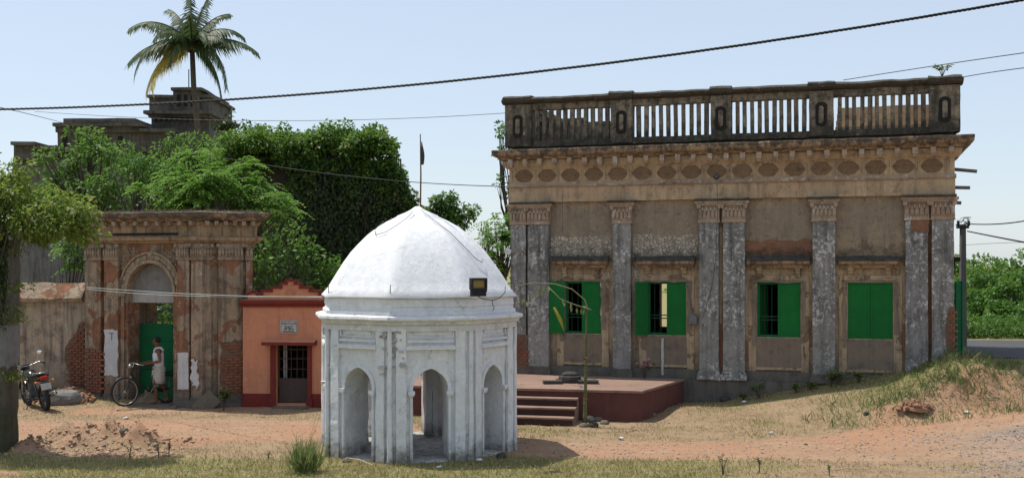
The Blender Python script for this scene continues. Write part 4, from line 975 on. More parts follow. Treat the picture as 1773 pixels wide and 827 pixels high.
# flood light at the eave
fp = W(829, 497, 18.15)
fld = thing('flood_light', 'black framed flood light with amber glass fixed at the dome eave', 'lamp', fp, R(32)); 
mb = MB()
for a, b, c_, d_ in ((-.15, .15, .12, .155), (-.15, .15, -.04, -.012)): mb.box((a, -.03, c_), (b, .06, d_))
for a in (-.15, .118): mb.box((a, -.03, -.0115), (a+.032, .06, .1195))
mb.box((-.12, .02, -.011), (.12, .07, .119)); mb.box((-.14, -.01, -.15), (.14, .05, -.041))
for k in range(7): mb.box((-.135+k*.042, -.02, -.145), (-.118+k*.042, -.0105, -.045))
mb.box((-.155, -.01, -.08), (-.151, .02, .06)); mb.box((.151, -.01, -.08), (.155, .02, .06)); mb.build('housing', M['iron'], fld, bevel=.004)
gl = Mat('amber_glass', .15); gl.col((.24, .17, .045)); mb = MB(); mb.box((-.116, .008, -.009), (.116, .018, .117)); mb.build('lens', gl.done(), fld)
mb = MB(); mb.tube([(-.02, .0, -.15), (.1, 0, -.2), (.28, .02, -.22), (.42, .05, -.19), (.6, .15, -.10), (.7, .3, -.0)], .007, 6); mb.tube([(.28, .02, -.21), (.26, 0, -.3), (.3, .0, -.33), (.27, 0, -.39)], .006, 5); mb.build('lead', M['cable'], fld, smooth=True)

# ------------------------------------------------------------------ old gateway
gate = thing('old_gateway', 'crumbling ochre brick gateway with paired pilasters and a round arch', 'gateway', (G1.o.x, G1.o.y, 0))
gl1, gr2 = G1.U(147), G2.U(438)
GD = 2.0
def g1p(u, v): p = G1.o+G1.u*u+G1.v*v-G1.o; return (p.x, p.y)
def g2p(u, v): p = G2.u*u+G2.v*v; return (p.x, p.y)
Mg1 = Matrix.Rotation(G1.a, 4, 'Z'); Mg2 = Matrix.Rotation(G2.a, 4, 'Z')
gy_ = lambda y, x=347: G1.Wt(x, y)
gpoly = [g1p(gl1, 0), (0, 0), g2p(gr2, 0), g2p(gr2, 1.2), g1p(-.1, GD), g1p(gl1, GD)]
gtop = gy_(368)
def gband(name, mat, offs, rough=.012, cell=.18):
    mb = MB(); n = 6; rings = [[(*p, w) for p in grow(gpoly, o)] for o, w in offs]
    vs = [p for r_ in rings for p in r_]; fs = []
    for i in range(len(rings)-1):
        for k in range(n): fs.append((i*n+k, i*n+(k+1) % n, (i+1)*n+(k+1) % n, (i+1)*n+k))
    fs.append(tuple(range(n-1, -1, -1))); fs.append(tuple(range((len(rings)-1)*n, len(rings)*n)))
    mb.add(vs, fs); return mb.build(name, mat, gate, rough=rough, cell=cell)
wcap1, wcap0 = gy_(421), gy_(450)
arch_c = (G1.U(222)+G1.U(300))/2; arch_h = (G1.U(300)-G1.U(222))/2; spr = G1.Wt(261, 507); crn = G1.Wt(261, 456)
cv = [(arch_c+arch_h*math.cos(PI*(1-k/20)), spr+(crn-spr)*math.sin(PI*k/20)) for k in range(21)]
mb = MB(); arch_mb(mb, gl1, -.001, -.2, wcap1+.02, 0, .42, cv); o = mb.build('arch_wall', M['gate'], gate, rough=.008, cell=.15); o.matrix_local = Mg1
mb = MB(); mb.box((.0, .001, -.2), (gr2, 1.1, wcap1+.02)); o = mb.build('side_bay_wall', M['gate'], gate, rough=.008, cell=.15); o.matrix_local = Mg2
# tympanum, lintel and passage
mb = MB(); cvi = [(arch_c+(a-arch_c)*.99, spr+(b-spr)*.99) for a, b in cv]
mb.front([(cvi[0][0], G1.Wt(261, 523))]+cvi+[(cvi[-1][0], G1.Wt(261, 523))], .20, .34); o = mb.build('tympanum', M['tymp'], gate); o.matrix_local = Mg1
mb = MB(); mb.box((arch_c-arch_h+.004, .16, G1.Wt(261, 524)), (arch_c+arch_h-.004, .198, G1.Wt(261, 506))); o = mb.build('lintel', M['lintel'], gate); o.matrix_local = Mg1
mb = MB(); mb.box((gl1+.02, .421, -.2), (arch_c-arch_h-.02, .62, wcap1+.01)); mb.box((arch_c+arch_h+.02, .421, -.2), (-.15, .62, wcap1+.01)); mb.box((arch_c-arch_h-.019, .421, G1.Wt(261, 520)), (arch_c+arch_h+.019, .6, wcap1)); o = mb.build('passage_wall', M['recess'], gate); o.matrix_local = Mg1
mb = MB()
a = G1.U(239, 1.7)
for k in range(4): mb.tube([(arch_c-arch_h-.12+k*.085, .85, -.1), (arch_c-arch_h-.12+k*.085, .85, 3.0)], .05, 8)
o = mb.build('fluted_column', M['gate_orn'], gate); o.matrix_local = Mg1
mb = MB(); da, db = G1.U(238, .5), G1.U(300, .5); dz = G1.Wt(270, 560, .5)
mb.box((da, .48, .06), (db+.03, .51, dz)); 
for z in (.1, .8, 1.5, dz-.08): mb.box((da+.02, .46, z), (db, .479, z+.05))
o = mb.build('sheet_door', M['darkgreen'], gate); o.matrix_local = Mg1
# entablature
gband('lower_cornice', M['gate_top'], [(.03, wcap1), (.11, wcap1+.01), (.13, wcap1+.05), (.20, wcap1+.07), (.22, gy_(410.5)), (.10, gy_(409)), (.10, gy_(408))])
gband('frieze', M['gate_top'], [(.075, gy_(407.9)), (.08, gy_(391))], .008)
gband('upper_moulding', M['gate_top'], [(.09, gy_(390.9)), (.12, gy_(389)), (.13, gy_(384)), (.10, gy_(383))], .008)
gband('top_cornice', M['gate_top'], [(.20, gy_(382.5)), (.26, gy_(379)), (.31, gy_(376)), (.34, gy_(374)), (.35, gtop), (.2, gtop+.03)], .022, .14)
mb = MB(); mb.box((-.045, -.12, 0), (.045, .02, .10)); d1 = mb.build('dentil', M['gate_orn'], gate); first = True
for (Mq, a, b, n) in ((Mg1, gl1+.1, -.1, 11), (Mg2, .12, gr2-.05, 6)):
    for k in range(n):
        Mx = Mq @ Matrix.Translation((a+(b-a)*k/(n-1), -.14, gy_(390)))
        if first: d1.matrix_local = Mx; first = False
        else: inst(d1, 'dentil', gate, Mx)
mb = MB(); mb.box((G1.U(200), -.105, G1.Wt(256, 407)), (G1.U(312), -.0985, G1.Wt(256, 403.5))); o = mb.build('frieze_slot', M['black'], gate); o.matrix_local = Mg1
# pilasters
def gpil(Mq, Fr, x0, x1, pj=.12, orn=True, mt='gate', seed=0):
    u0, u1 = Fr.U(x0, -pj), Fr.U(x1, -pj)
    mb = MB(); mb.box((u0, -pj, .12), (u1, -.002, wcap0)); p = mb.build('pilaster', M[mt], gate, rough=.008, cell=.09, seed=seed, fr=4); p.matrix_local = Mq
    mb = MB(); a, b = u0-.01, u1+.01; mb.box((a, -pj-.01, wcap0+.0), (b, -.003, wcap1-.002)); mb.box((a-.02, -pj-.035, wcap0+.01), (b+.02, -.004, wcap0+.05)); mb.box((a-.01, -pj-.028, wcap0+.08), (b+.01, -.004, wcap0+.105))
    n = max(2, round((b-a)/.07)); st = (b-a)/n
    for k in range(n):
        uc = a+(k+.5)*st; mb.front([(uc-st*.3, wcap0+.11), (uc-st*.42, wcap0+.2), (uc, wcap0+.29), (uc+st*.42, wcap0+.2), (uc+st*.3, wcap0+.11)], -pj-.045, -pj-.008)
    for uc in (a, b): mb.ball((uc, -pj-.05, wcap1-.05), .05, 8, 6)
    mb.build('capital', M['gate_orn'], p, rough=.005, cell=.2)
    mb = MB(); mb.box((u0-.07, -pj-.09, -.1), (u1+.07, -.003, .10)); mb.box((u0-.04, -pj-.06, .101), (u1+.04, -.004, .18)); mb.box((u0-.015, -pj-.03, .181), (u1+.015, -.005, .24)); mb.build('base', M['plinth'], p, rough=.012, cell=.09, seed=seed)
    return p, u0, u1
P_ = [gpil(Mg1, G1, *a, seed=i) for i, a in enumerate(((148, 174), (180, 204), (307, 327), (331, 350)))]
P_ += [gpil(Mg2, G2, 378, 420, seed=9), gpil(Mg2, G2, 426, 437, .08, seed=10), gpil(Mg2, G2, 354, 366, .07, seed=11)]
for fx in (209, 303):            # slim shafts beside the arch
    u = G1.U(fx, -.05); mb = MB(); mb.box((u, -.06, .1), (u+.10, -.003, spr-.08)); mb.box((u-.03, -.10, spr-.079), (u+.13, -.003, spr+.0)); o = mb.build('impost_shaft', M['gate'], gate, rough=.008, cell=.12); o.matrix_local = Mg1
# archivolt mouldings and spandrel scrollwork
for (ra_, rb_, d_) in ((1.02, 1.13, .055), (1.15, 1.30, .035), (1.33, 1.40, .05)):
    mb = MB(); n = 26
    for k in range(n):
        t0, t1 = PI*k/n, PI*(k+1)/n
        pt = lambda r_, t: (arch_c+arch_h*r_*math.cos(t), spr+(crn-spr)*r_*math.sin(t))
        a, b, c_, d2 = pt(ra_, t0), pt(ra_, t1), pt(rb_, t1), pt(rb_, t0)
        ex = d_ if not (ra_ == 1.15 and k % 2) else d_*.4
        mb.front([a, d2, c_, b], -ex, -.001)
    o = mb.build('archivolt', M['gate_orn'], gate, recalc=True); o.matrix_local = Mg1
q = random.Random(5)
mb = MB()
for sg in (-1, 1):
    for k in range(10):
        cu, cw_ = arch_c+sg*arch_h*q.uniform(.75, 1.2), q.uniform(crn-.12, wcap1-.12)
        if ((cu-arch_c)/arch_h)**2+((cw_-spr)/(crn-spr))**2 < 2.1: continue
        r_ = q.uniform(.04, .07); mb.tube([(cu+r_*(1-i/14)*math.cos(i*.55*sg), -.02, cw_+r_*(1-i/14)*math.sin(i*.55)) for i in range(12)], [.016-.001*i for i in range(12)], 6)
        for j in range(2): a = q.uniform(0, 6.28); mb.ball((cu+.09*math.cos(a), -.01, cw_+.07*math.sin(a)), .028, 7, 5, (1.3, .6, .8))
mb.ball((arch_c, -.03, crn+.2), .06, 8, 6, (1.2, .7, 1.3))
o = mb.build('scrollwork', M['gate_orn'], gate, smooth=True); o.matrix_local = Mg1
# medallions on left pilasters, paint patches, T mark
for i in (0, 1):
    p, u0, u1 = P_[i]; uc = (u0+u1)/2; mb = MB(); z = G1.Wt(176, 502)
    mb.front([(uc+.12*math.cos(t*PI/8), z+.2*math.sin(t*PI/8)) for t in range(16)], -.138, -.121); mb.front([(uc+.07*math.cos(t*PI/8), z+.12*math.sin(t*PI/8)) for t in range(16)], -.155, -.1385); mb.build('oval_relief', M['gate_orn'], p, rough=.004, cell=.1)
def gcoat(p, u0, u1, w0, w1, mat, sd, v=-.128, amp=.02, name='paint_patch', vb=-.119): 
    mb = MB(); mb.front(jag(u0, u1, w0, w1, amp, 7, sd), v, vb); return mb.build(name, M[mat], p)
p, u0, u1 = P_[1]; gcoat(p, u0+.02, u1-.005, G1.Wt(190, 648), G1.Wt(190, 570), 'whitepaint', 3, amp=.03)
p, u0, u1 = P_[2]; gcoat(p, u0+.01, u1-.01, G1.Wt(315, 672), G1.Wt(315, 609), 'whitepaint', 4, amp=.008)
p, u0, u1 = P_[3]; gcoat(p, u0+.02, u0+.18, G1.Wt(340, 668), G1.Wt(340, 622), 'whitepaint', 5, amp=.05)
p, u0, u1 = P_[1]; uc = (u0+u1)/2+.03; mb = MB(); z = G1.Wt(190, 575); mb.box((uc-.07, -.134, z-.02), (uc+.07, -.129, z)); mb.box((uc-.01, -.134, z-.17), (uc+.01, -.129, z-.0205)); mb.build('painted_mark', plain('faded_blue_paint', (.12, .16, .22), .9), p)
# bare brick on the gateway
p, u0, u1 = P_[0]; mb = MB(); mb.front(jag(u0-.0, u1+.0, .26, 1.32, .05, 6, 8, 'lr'), -.13, -.119); mb.build('brick_bed', M['mortar'], gate).matrix_local = Mg1
def gbricks(Mq, ox, oz, W_, H_, v, shape, seed, bw=.2):
    bricks(gate, ox, oz, W_, H_, v, shape, bw=bw, seed=seed, Mq=Mq)
gbricks(Mg1, u0+.06, .28, u1-u0-.08, 1.0, -.155, lambda a, b, q: q.random() < .95, 6, bw=.17)
p, a0, a1 = P_[4]; mb = MB(); mb.front(jag(a0+.03, a1-.01, .3, 1.55, .06, 6, 9), -.13, -.119); mb.build('brick_bed', M['mortar'], gate).matrix_local = Mg2
gbricks(Mg2, a0+.14, .34, a1-a0-.2, 1.1, -.15, lambda a, b, q: q.random() < .9, 7)
# dry creeper litter along the top
rs = np.random.RandomState(31); n = 2600; uu = rs.uniform(0, 1, n); P = []
for t in uu:
    if t < .72: x, y = g1p(gl1-.2+(0-gl1+.2)*t/.72, -.28+rs.uniform(0, .5))
    else: x, y = g2p(gr2*(t-.72)/.28+.1, -.28+rs.uniform(0, .5))
    P.append((x, y, gtop+.02))
P = np.array(P); d = rs.normal(size=(n, 3))*.8; d[:, 2] = np.abs(d[:, 2])*.5
o = leaf_mesh('dry_creeper', leafmat('dead_creeper', (.10, .075, .05), (.17, .13, .09), (.10, .14, .04)), gate, P, d, rs.normal(size=(n, 3)), .09*rs.uniform(.5, 1.3, n), .02, kind='stuff')
# stone step before the gate and leaning slab
mb = MB(); Mx = Matrix.Translation((G1.o.x, G1.o.y, 0)) @ Mg1
mb.box((G1.U(158), -.42, -.06), (G1.U(322), -.25, .05)); mb.box((arch_c-arch_h, -.24, -.06), (arch_c+arch_h, 1.9, .055)); o = mb.build('door_sill', M['stone'], gate, rough=.015, cell=.1); o.matrix_local = Mg1
def rock(name, label, loc, s, mat, seed, cat='stone', rot=0, group=None):
    mb = MB(); mb.ball((0, 0, 0), 1, 12, 9); mb.v = [(x*s[0], y*s[1], z*s[2]) for x, y, z in mb.v]
    o = mb.build(name, M[mat], None, rough=min(s)*.22, cell=1, seed=seed, fr=1.3/max(s), smooth=False); o.location = loc; o.rotation_euler = (0, 0, rot); return tag(o, label, cat, group)
mb = MB(); mb.box((-.16, -.07, -.05), (.22, .07, .48)); o = mb.build('leaning_slab', M['stone'], None, rough=.02, cell=.08)
pp = W(342, 708, 25.25); o.location = (pp.x, pp.y, 0); o.rotation_euler = (R(-12), R(48), .2); tag(o, 'broken grey masonry slab leaning at the foot of the gateway pilasters', 'stone')
rock('cement_heap', 'smooth grey cement heap lying by the foot of the boundary wall', W(112, 692, 26.0)+Vector((0, 0, .02)), (.46, .26, .24), 'tymp', 3, 'rubble')

# ------------------------------------------------------------------ boundary wall and grey wall behind
bw = thing('boundary_wall', 'peeling boundary wall with sloped coping left of the gateway', 'wall', (W(147, 0, 26.75).x, 26.75, 0), R(-6))
BL = 5.2; bt = H-(519-HY)*27/F; bt2 = H-(489-HY)*27.2/F
mb = MB(); mb.box((-BL, 0, -.2), (.1, .4, bt)); mb.build('wall', M['boundary'], bw, rough=.012, cell=.2)
mb = MB(); mb.profile([(-.14, bt-.03), (-.16, bt+.05), (.16, bt2), (.24, bt2), (.5, bt+.05), (.5, bt-.03)], -BL, -.02); mb.build('coping', M['gate'], bw, rough=.03, cell=.14, fr=2)
mb = MB(); mb.front([(-.02, .3), (-.02, 1.95), (-.14, 1.9), (-.22, 1.62), (-.38, 1.5), (-.5, 1.3), (-.52, 1.0), (-.40, .72), (-.3, .4)], -.018, -.001); mb.build('brick_bed', M['mortar'], bw)
bricks(bw, -.46, .42, .42, 1.4, -.05, lambda a, b, q: (a > .0 if b < .62 else a > (b-.62)*2.4) and q.random() < .96, seed=12, bw=.155)
mb = MB(); q = random.Random(3)
heap('rubble', 'earth and brick rubble banked against the boundary wall', Vector((W(120, 668, 26.3).x, 26.3, .02)), (.95, .42), .42, 150, M['soilmound'], 8, 'rubble')
gw = thing('grey_building', 'plain grey rendered building wall rising behind the boundary wall', 'building', (W(45, 0, 31).x-1.5, 31, 0))
mb = MB(); mb.box((0, 0, -.2), (3.4, 4, H+(HY-400)*31/F)); mb.build('wall', M['greywall'], gw)
mb = MB(); mb.box((-.08, -.1, H+(HY-399)*31/F), (3.5, 4.1, H+(HY-394)*31/F)); mb.build('roof_edge', M['coping'], gw)

# ------------------------------------------------------------------ orange shrine
osh = thing('orange_shrine', 'small orange painted shrine room with stepped pediment and maroon trim', 'shrine', (O.o.x, O.o.y, 0), O.a)
OW = O.U(587); ox = O.U; ow = lambda y: O.Wt(503, y)
mb = MB(); wall_mb(mb, 0, OW, -.15, ow(522), 0, .18, [(ox(478.5), ox(532.5), ow(698), ow(597))]); mb.build('wall', M['orange'], osh)
mb = MB(); mb.box((0.002, .18, -.15), (.2, 2.6, ow(523))); mb.box((OW-.2, .18, -.15), (OW-.002, 2.6, ow(523))); mb.box((.2, 2.4, -.15), (OW-.2, 2.6, ow(523))); mb.build('side_walls', M['orange'], osh)
mb = MB(); mb.box((.0, .0, ow(522)+.001), (OW, 2.6, ow(518))); mb.build('roof', M['orange'], osh)
mb = MB(); mb.profile([(-.001, ow(531)), (-.05, ow(531)), (-.07, ow(527)), (-.12, ow(525)), (-.12, ow(519.5)), (-.001, ow(519.5))], -.05, OW+.05); mb.build('cornice', M['maroon'], osh, rough=.004, cell=.2)
mb = MB()
for a, b in ((-.012, ox(468.5)), (ox(540), OW+.012)): mb = MB(); mb.box((a, -.03, -.12), (b, -.001, ow(681))); mb.build('dado', M['maroon'], osh, rough=.004, cell=.2)
mb = MB(); mb.box((ox(469), -.06, -.1), (ox(477.5), .02, ow(597))); mb.box((ox(533), -.06, -.1), (ox(540), .02, ow(597))); mb.build('door_frame', M['maroon'], osh)
for a, b in ((467, 479), (531.5, 542)): mb = MB(); mb.box((ox(a), -.08, -.1), (ox(b), -.0615, ow(690))); mb.build('frame_foot', M['maroon'], osh)
mb = MB(); mb.profile([(-.001, ow(597)), (-.30, ow(596)), (-.30, ow(591)), (-.001, ow(588))], ox(458.5), ox(549)); ch = mb.build('door_hood', M['maroon'], osh, rough=.003, cell=.2)
mb = MB(); mb.profile([(-.002, ow(588)+.004), (-.285, ow(591)+.004), (-.285, ow(591)+.012), (-.002, ow(588)+.016)], ox(459), ox(548.5)); mb.build('hood_skin', M['orange'], ch)
# stepped pediment
st = [(430, 519), (430, 509), (439, 504), (446, 509), (454, 509), (454, 503), (470.5, 503), (470.5, 497), (487, 497), (487, 490.5), (496, 490.5), (496, 485)]
st = [(ox(x), ow(y)) for x, y in st]; xc = ox(503.5); full = st+[(2*xc-x, z) for x, z in st[::-1]]
mb = MB(); mb.front(full[::-1], .0, .14); mb.build('pediment', M['orange'], osh)
mb = MB()
for (a, b) in zip(full[1:-1], full[2:]):
    a, b = Vector(a), Vector(b)
    if (b-a).length < .003: continue
    if abs(a.x-b.x) < 1e-4: mb.box((a.x-.025 if a.x < xc else a.x-.015, -.03, min(a.y, b.y)+.001), (a.x+.015 if a.x < xc else a.x+.025, .15, max(a.y, b.y)-.031))
    else:
        lo, hi = (a, b) if a.x < b.x else (b, a)
        mb.add([(lo.x-.03, -.035, lo.y-.03), (hi.x+.03, -.035, hi.y-.03), (hi.x+.03, .155, hi.y-.03), (lo.x-.03, .155, lo.y-.03), (lo.x-.03, -.035, lo.y+.02), (hi.x+.03, -.035, hi.y+.02), (hi.x+.03, .155, hi.y+.02), (lo.x-.03, .155, lo.y+.02)], [(0, 3, 2, 1), (4, 5, 6, 7), (0, 1, 5, 4), (1, 2, 6, 5), (2, 3, 7, 6), (3, 0, 4, 7)])
mb.build('pediment_trim', M['maroon'], osh)
mb = MB(); zc = ow(504); 
mb.tube([(xc+.05*math.cos(t*.5)-.02, -.012, zc+.03+.05*math.sin(t*.5)) for t in range(-3, 8)], .012, 6); mb.tube([(xc+.055*math.cos(t*.5)-.02, -.012, zc-.065+.055*math.sin(t*.5)) for t in range(-7, 4)], .012, 6)
mb.tube([(xc+.02, -.012, zc-.02), (xc+.07, -.012, zc-.04), (xc+.12, -.012, zc-.01), (xc+.11, -.012, zc+.04)], .011, 6); mb.tube([(xc-.04, -.012, zc+.13), (xc, -.012, zc+.11), (xc+.05, -.012, zc+.14)], .010, 6); mb.ball((xc+.01, -.012, zc+.16), .016, 8, 6); mb.tube([(xc-.12, -.012, zc-.03), (xc-.07, -.012, zc-.01)], .011, 6)
mb.build('om_relief', M['orange'], osh, smooth=True)
# plaque with lettering
mb = MB(); a, b, c_, d_ = ox(485.5), ox(515.5), ow(576), ow(554); mb.box((a, -.03, c_), (b, -.001, d_)); pl = mb.build('plaque', plain('pale_marble', (.50, .50, .48), .4), osh)
def text(body, parent, x, z, size, y, mat, width=None, font=None):
    cu = bpy.data.curves.new('lettering', 'FONT'); cu.body = body; cu.size = size; cu.align_x = 'CENTER'; cu.extrude = .001
    to = bpy.data.objects.new('lettering', cu); COL.objects.link(to); dg = bpy.context.evaluated_depsgraph_get(); dg.update()
    me_ = bpy.data.meshes.new_from_object(to.evaluated_get(dg)); bpy.data.objects.remove(to)
    xs = [v.co.x for v in me_.vertices]
    if width and xs:
        w_ = max(xs)-min(xs)
        for v in me_.vertices: v.co.x *= width/max(w_, .01)
    o = bpy.data.objects.new('lettering', me_); COL.objects.link(o); me_.materials.append(mat); o.parent = parent; o.rotation_euler = (PI/2, 0, 0); o.location = (x, y, z); return o
ink = plain('black_lettering', (.03, .03, .03), .7)
pw_ = b-a; xm = (a+b)/2; ph_ = d_-c_
for s_, fz, sz, wd in (('\u09f7', .83, .05, .02), ('\u09b0\u09be\u09a7\u09be\u09a8\u09be\u09a5 \u09a6\u09c7\u09ac \u09ae\u09a8\u09cd\u09a6\u09bf\u09b0', .64, .075, .34), ('\u09b8\u09a8 \u09e7\u09e9\u09ef\u09e7 \u09b8\u09be\u09b2', .48, .05, .22), ('\u09aa\u09cd\u09b0\u09a4\u09bf\u09b7\u09cd\u09a0\u09be\u09a4\u09be', .36, .05, .18), ('\u09b6\u09cd\u09b0\u09c0 \u09b6\u09cd\u09b0\u09c0\u09a7\u09b0', .21, .065, .26), ('\u0997\u09cd\u09b0\u09be\u09ae\u09ac\u09be\u09b8\u09c0 \u09ac\u09c3\u09a8\u09cd\u09a6', .07, .05, .26)):
    text(s_, pl, xm, c_+ph_*fz, sz, -.0315, ink, wd)
mb = MB()
for q_ in (.02, ph_-.028): mb.box((a+.02, -.034, c_+q_), (b-.02, -.0305, c_+q_+.008))
for q_ in (.02, pw_-.028): mb.box((a+q_, -.034, c_+.0285), (a+q_+.008, -.0305, d_-.0285))
mb.build('plaque_border', ink, pl)
# door: solid lower panel, barred upper half
mb = MB(); d0x, d1x = ox(481), ox(532); mb.box((d0x, .12, ow(697)), (d1x, .15, ow(655)))
for k in range(6): mb.box((d0x+(d1x-d0x)*k/5-.008*(k == 5)*2, .125, ow(655)+.001), (d0x+(d1x-d0x)*k/5+.012-.008*(k == 5)*2, .14, ow(598)))
for z in (ow(640), ow(622), ow(606)): mb.box((d0x, .1415, z), (d1x, .152, z+.02))
mb.build('door', plain('dark_brown_door', (.075, .05, .045), .6), osh)
mb = MB(); mb.box((ox(484), .35, ow(697)), (ox(490), .42, ow(598))); mb.build('inner_post', M['whitepaint'], osh)
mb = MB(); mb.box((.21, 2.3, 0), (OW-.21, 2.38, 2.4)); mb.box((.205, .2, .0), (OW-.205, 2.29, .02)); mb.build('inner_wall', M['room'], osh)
mb = MB(); mb.box((ox(478), -.35, -.08), (ox(536), -.09, .04)); mb.build('door_step', M['stone'], osh, rough=.01, cell=.12)
mb = MB(); mb.box((OW+.01, 0, -.1), (OW+.15, .2, .1)); 

# ------------------------------------------------------------------ pillar at the left edge with its creeper
pc = Vector(((-20-CX)*19.35/F, 19.35, 0)); pl_ = thing('masonry_pillar', 'tall mossy masonry pillar at the left edge, whitewashed in its middle', 'pillar', pc)
mb = MB(); mb.box((-.50, -.26, -.1), (.405, .26, 1.52)); mb.build('lower_block', M['pillar'], pl_, rough=.02, cell=.11)
mb = MB(); mb.box((-.52, -.28, 1.523), (.43, .28, 2.27)); mb.build('middle_block', M['pillar'], pl_, rough=.012, cell=.12, seed=2)
mb = MB(); mb.box((-.48, -.25, 2.273), (.44, .25, 3.75)); mb.build('upper_block', M['plinth'], pl_, rough=.03, cell=.12, seed=3)
cr = thing('pillar_creeper', 'olive green creeper smothering the top of the left edge pillar', 'creeper', pc)
rs = np.random.RandomState(77)
cs, rad = [], []
for k in range(60):
    x = rs.uniform(-.9, 1.55); cs.append((x+.12, rs.uniform(-.6, .5), 3.95+rs.uniform(-.10, .85)*(1-.35*max(0, x)) ) ); rad.append(rs.uniform(.2, .36))
for k in range(34): cs.append((rs.uniform(-.9, .55), rs.uniform(-.5, .4), rs.uniform(4.5, 5.3))); rad.append(rs.uniform(.18, .3))
P, D, N, L = clump_leaves(rs, np.array(cs), np.array(rad), [int(130*(r/.3)**2) for r in rad], .10)
leaf_mesh('foliage', M['leafolive'], cr, P, D, N, L, L*.5)
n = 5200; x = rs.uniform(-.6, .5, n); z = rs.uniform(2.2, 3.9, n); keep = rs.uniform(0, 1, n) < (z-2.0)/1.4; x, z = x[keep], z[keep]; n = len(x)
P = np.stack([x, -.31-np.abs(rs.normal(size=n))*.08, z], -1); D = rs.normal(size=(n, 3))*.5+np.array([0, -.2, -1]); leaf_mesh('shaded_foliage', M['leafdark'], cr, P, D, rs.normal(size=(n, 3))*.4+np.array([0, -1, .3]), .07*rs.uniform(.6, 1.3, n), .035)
n = 900; x = .40+np.abs(rs.normal(size=n))*.16; z = rs.uniform(1.3, 3.7, n); grp = np.sin(z*5+1)+np.sin(z*11) > .3; x, z = x[grp], z[grp]; n = len(x)
P = np.stack([x, rs.uniform(-.4, .2, n), z], -1); leaf_mesh('trailing_foliage', M['leafolive'], cr, P, rs.normal(size=(n, 3))*.5+np.array([.4, 0, -.6]), rs.normal(size=(n, 3))+np.array([0, -1, .5]), .07*rs.uniform(.6, 1.3, n), .035)
mb = MB(); q = random.Random(6)
for k in range(22):
    x = q.uniform(-.45, .5); z0 = q.uniform(2.0, 2.8); mb.tube([(x, -.47, z0), (x+q.uniform(-.1, .1), -.5, (z0+3.9)/2), (x+q.uniform(-.2, .3), -.45, 4.0)], [.006, .009, .014], 5)
for k in range(16): mb.tube([(q.uniform(-.3, .3), q.uniform(-.3, .3), 3.7), (q.uniform(-.2, .8), q.uniform(-.4, .4), 4.1), (q.uniform(-.6, 1.4), q.uniform(-.4, .3), q.uniform(4.0, 4.6))], [.03, .018, .008], 5)
mb.build('stem', M['bark'], cr)

# ------------------------------------------------------------------ mansion on the left horizon
def mbox(mb, x0, x1, y0, y1, Z, d, base=None):
    p0 = W(x0, y1, Z); p1 = W(x1, y0, Z); mb.box((p0.x, Z, p0.z if base is None else base), (p1.x, Z+d, p1.z))
man_o = thing('ruined_mansion', 'blackened old mansion with stepped roofs and a crenellated tower behind the trees', 'building', (W(200, 0, 64).x, 64, 0))
def mloc(o): o.location -= man_o.location; return o
def mpart(name, boxes, mat='mansion', rough=.04, Z=64):
    mb = MB()
    for x0, x1, y0, y1, Zb, d, b in boxes: mbox(mb, x0, x1, y0, y1, Zb, d, b)
    o = mb.build(name, M[mat], man_o, rough=rough, cell=1.0, fr=.8); o.location = -man_o.location; return o
mpart('main_block', [(22, 245, 275, 900, 64, 12, 0), (45, 300, 262, 276, 64.5, 11, None), (100, 330, 228, 262, 63.5, 12, None)])
mpart('main_cornice', [(18, 60, 245, 251, 63, 3, None), (24, 60, 251, 276, 63.6, 3, None), (42, 110, 252, 258, 63.3, 4, None), (50, 100, 258, 276, 63.9, 4, None), (90, 245, 212, 218, 62.8, 6, None), (110, 235, 205, 212, 63.4, 6, None), (96, 240, 218, 229, 63.2, 6, None), (240, 300, 222, 228, 63, 6, None)])
mpart('tower_shaft', [(262, 362, 203, 300, 66, 5, 0)]); mpart('tower_ledge', [(248, 366, 191, 197, 65.1, 6.6, None), (256, 364, 197, 203, 65.5, 6, None)])
mpart('tower_upper', [(258, 362, 168, 191, 65.8, 5.4, None), (300, 345, 155, 191, 65.5, 6, None)]); mpart('tower_cap', [(254, 300, 164, 169, 65.6, 5.6, None), (345, 366, 164, 169, 65.6, 5.6, None), (296, 349, 151, 156, 65.2, 6.4, None), (248, 262, 191, 196, 64.9, 1, None)])
cb = None
for k in range(11):
    x = 264+k*9; mb = MB(); mbox(mb, x, x+4, 204, 209, 65.75, .25)
    mb.build('corbel', M['mansion'], man_o).location = -man_o.location
for k in range(3):
    mb = MB(); mbox(mb, 306+k*12, 312+k*12, 164, 184, 65.44, .05); mb.build('slit_window', M['black'], man_o).location = -man_o.location
for k in range(7):
    mb = MB(); mbox(mb, 60+k*24, 68+k*24, 236, 256, 63.42 if k > 1 else 64.44, .06); 
    if k > 1: mb.build('window', M['black'], man_o).location = -man_o.location
mb = MB(); mbox(mb, 326, 327.4, 120, 155, 66, .05); mb.build('mast', M['iron'], man_o).location = -man_o.location

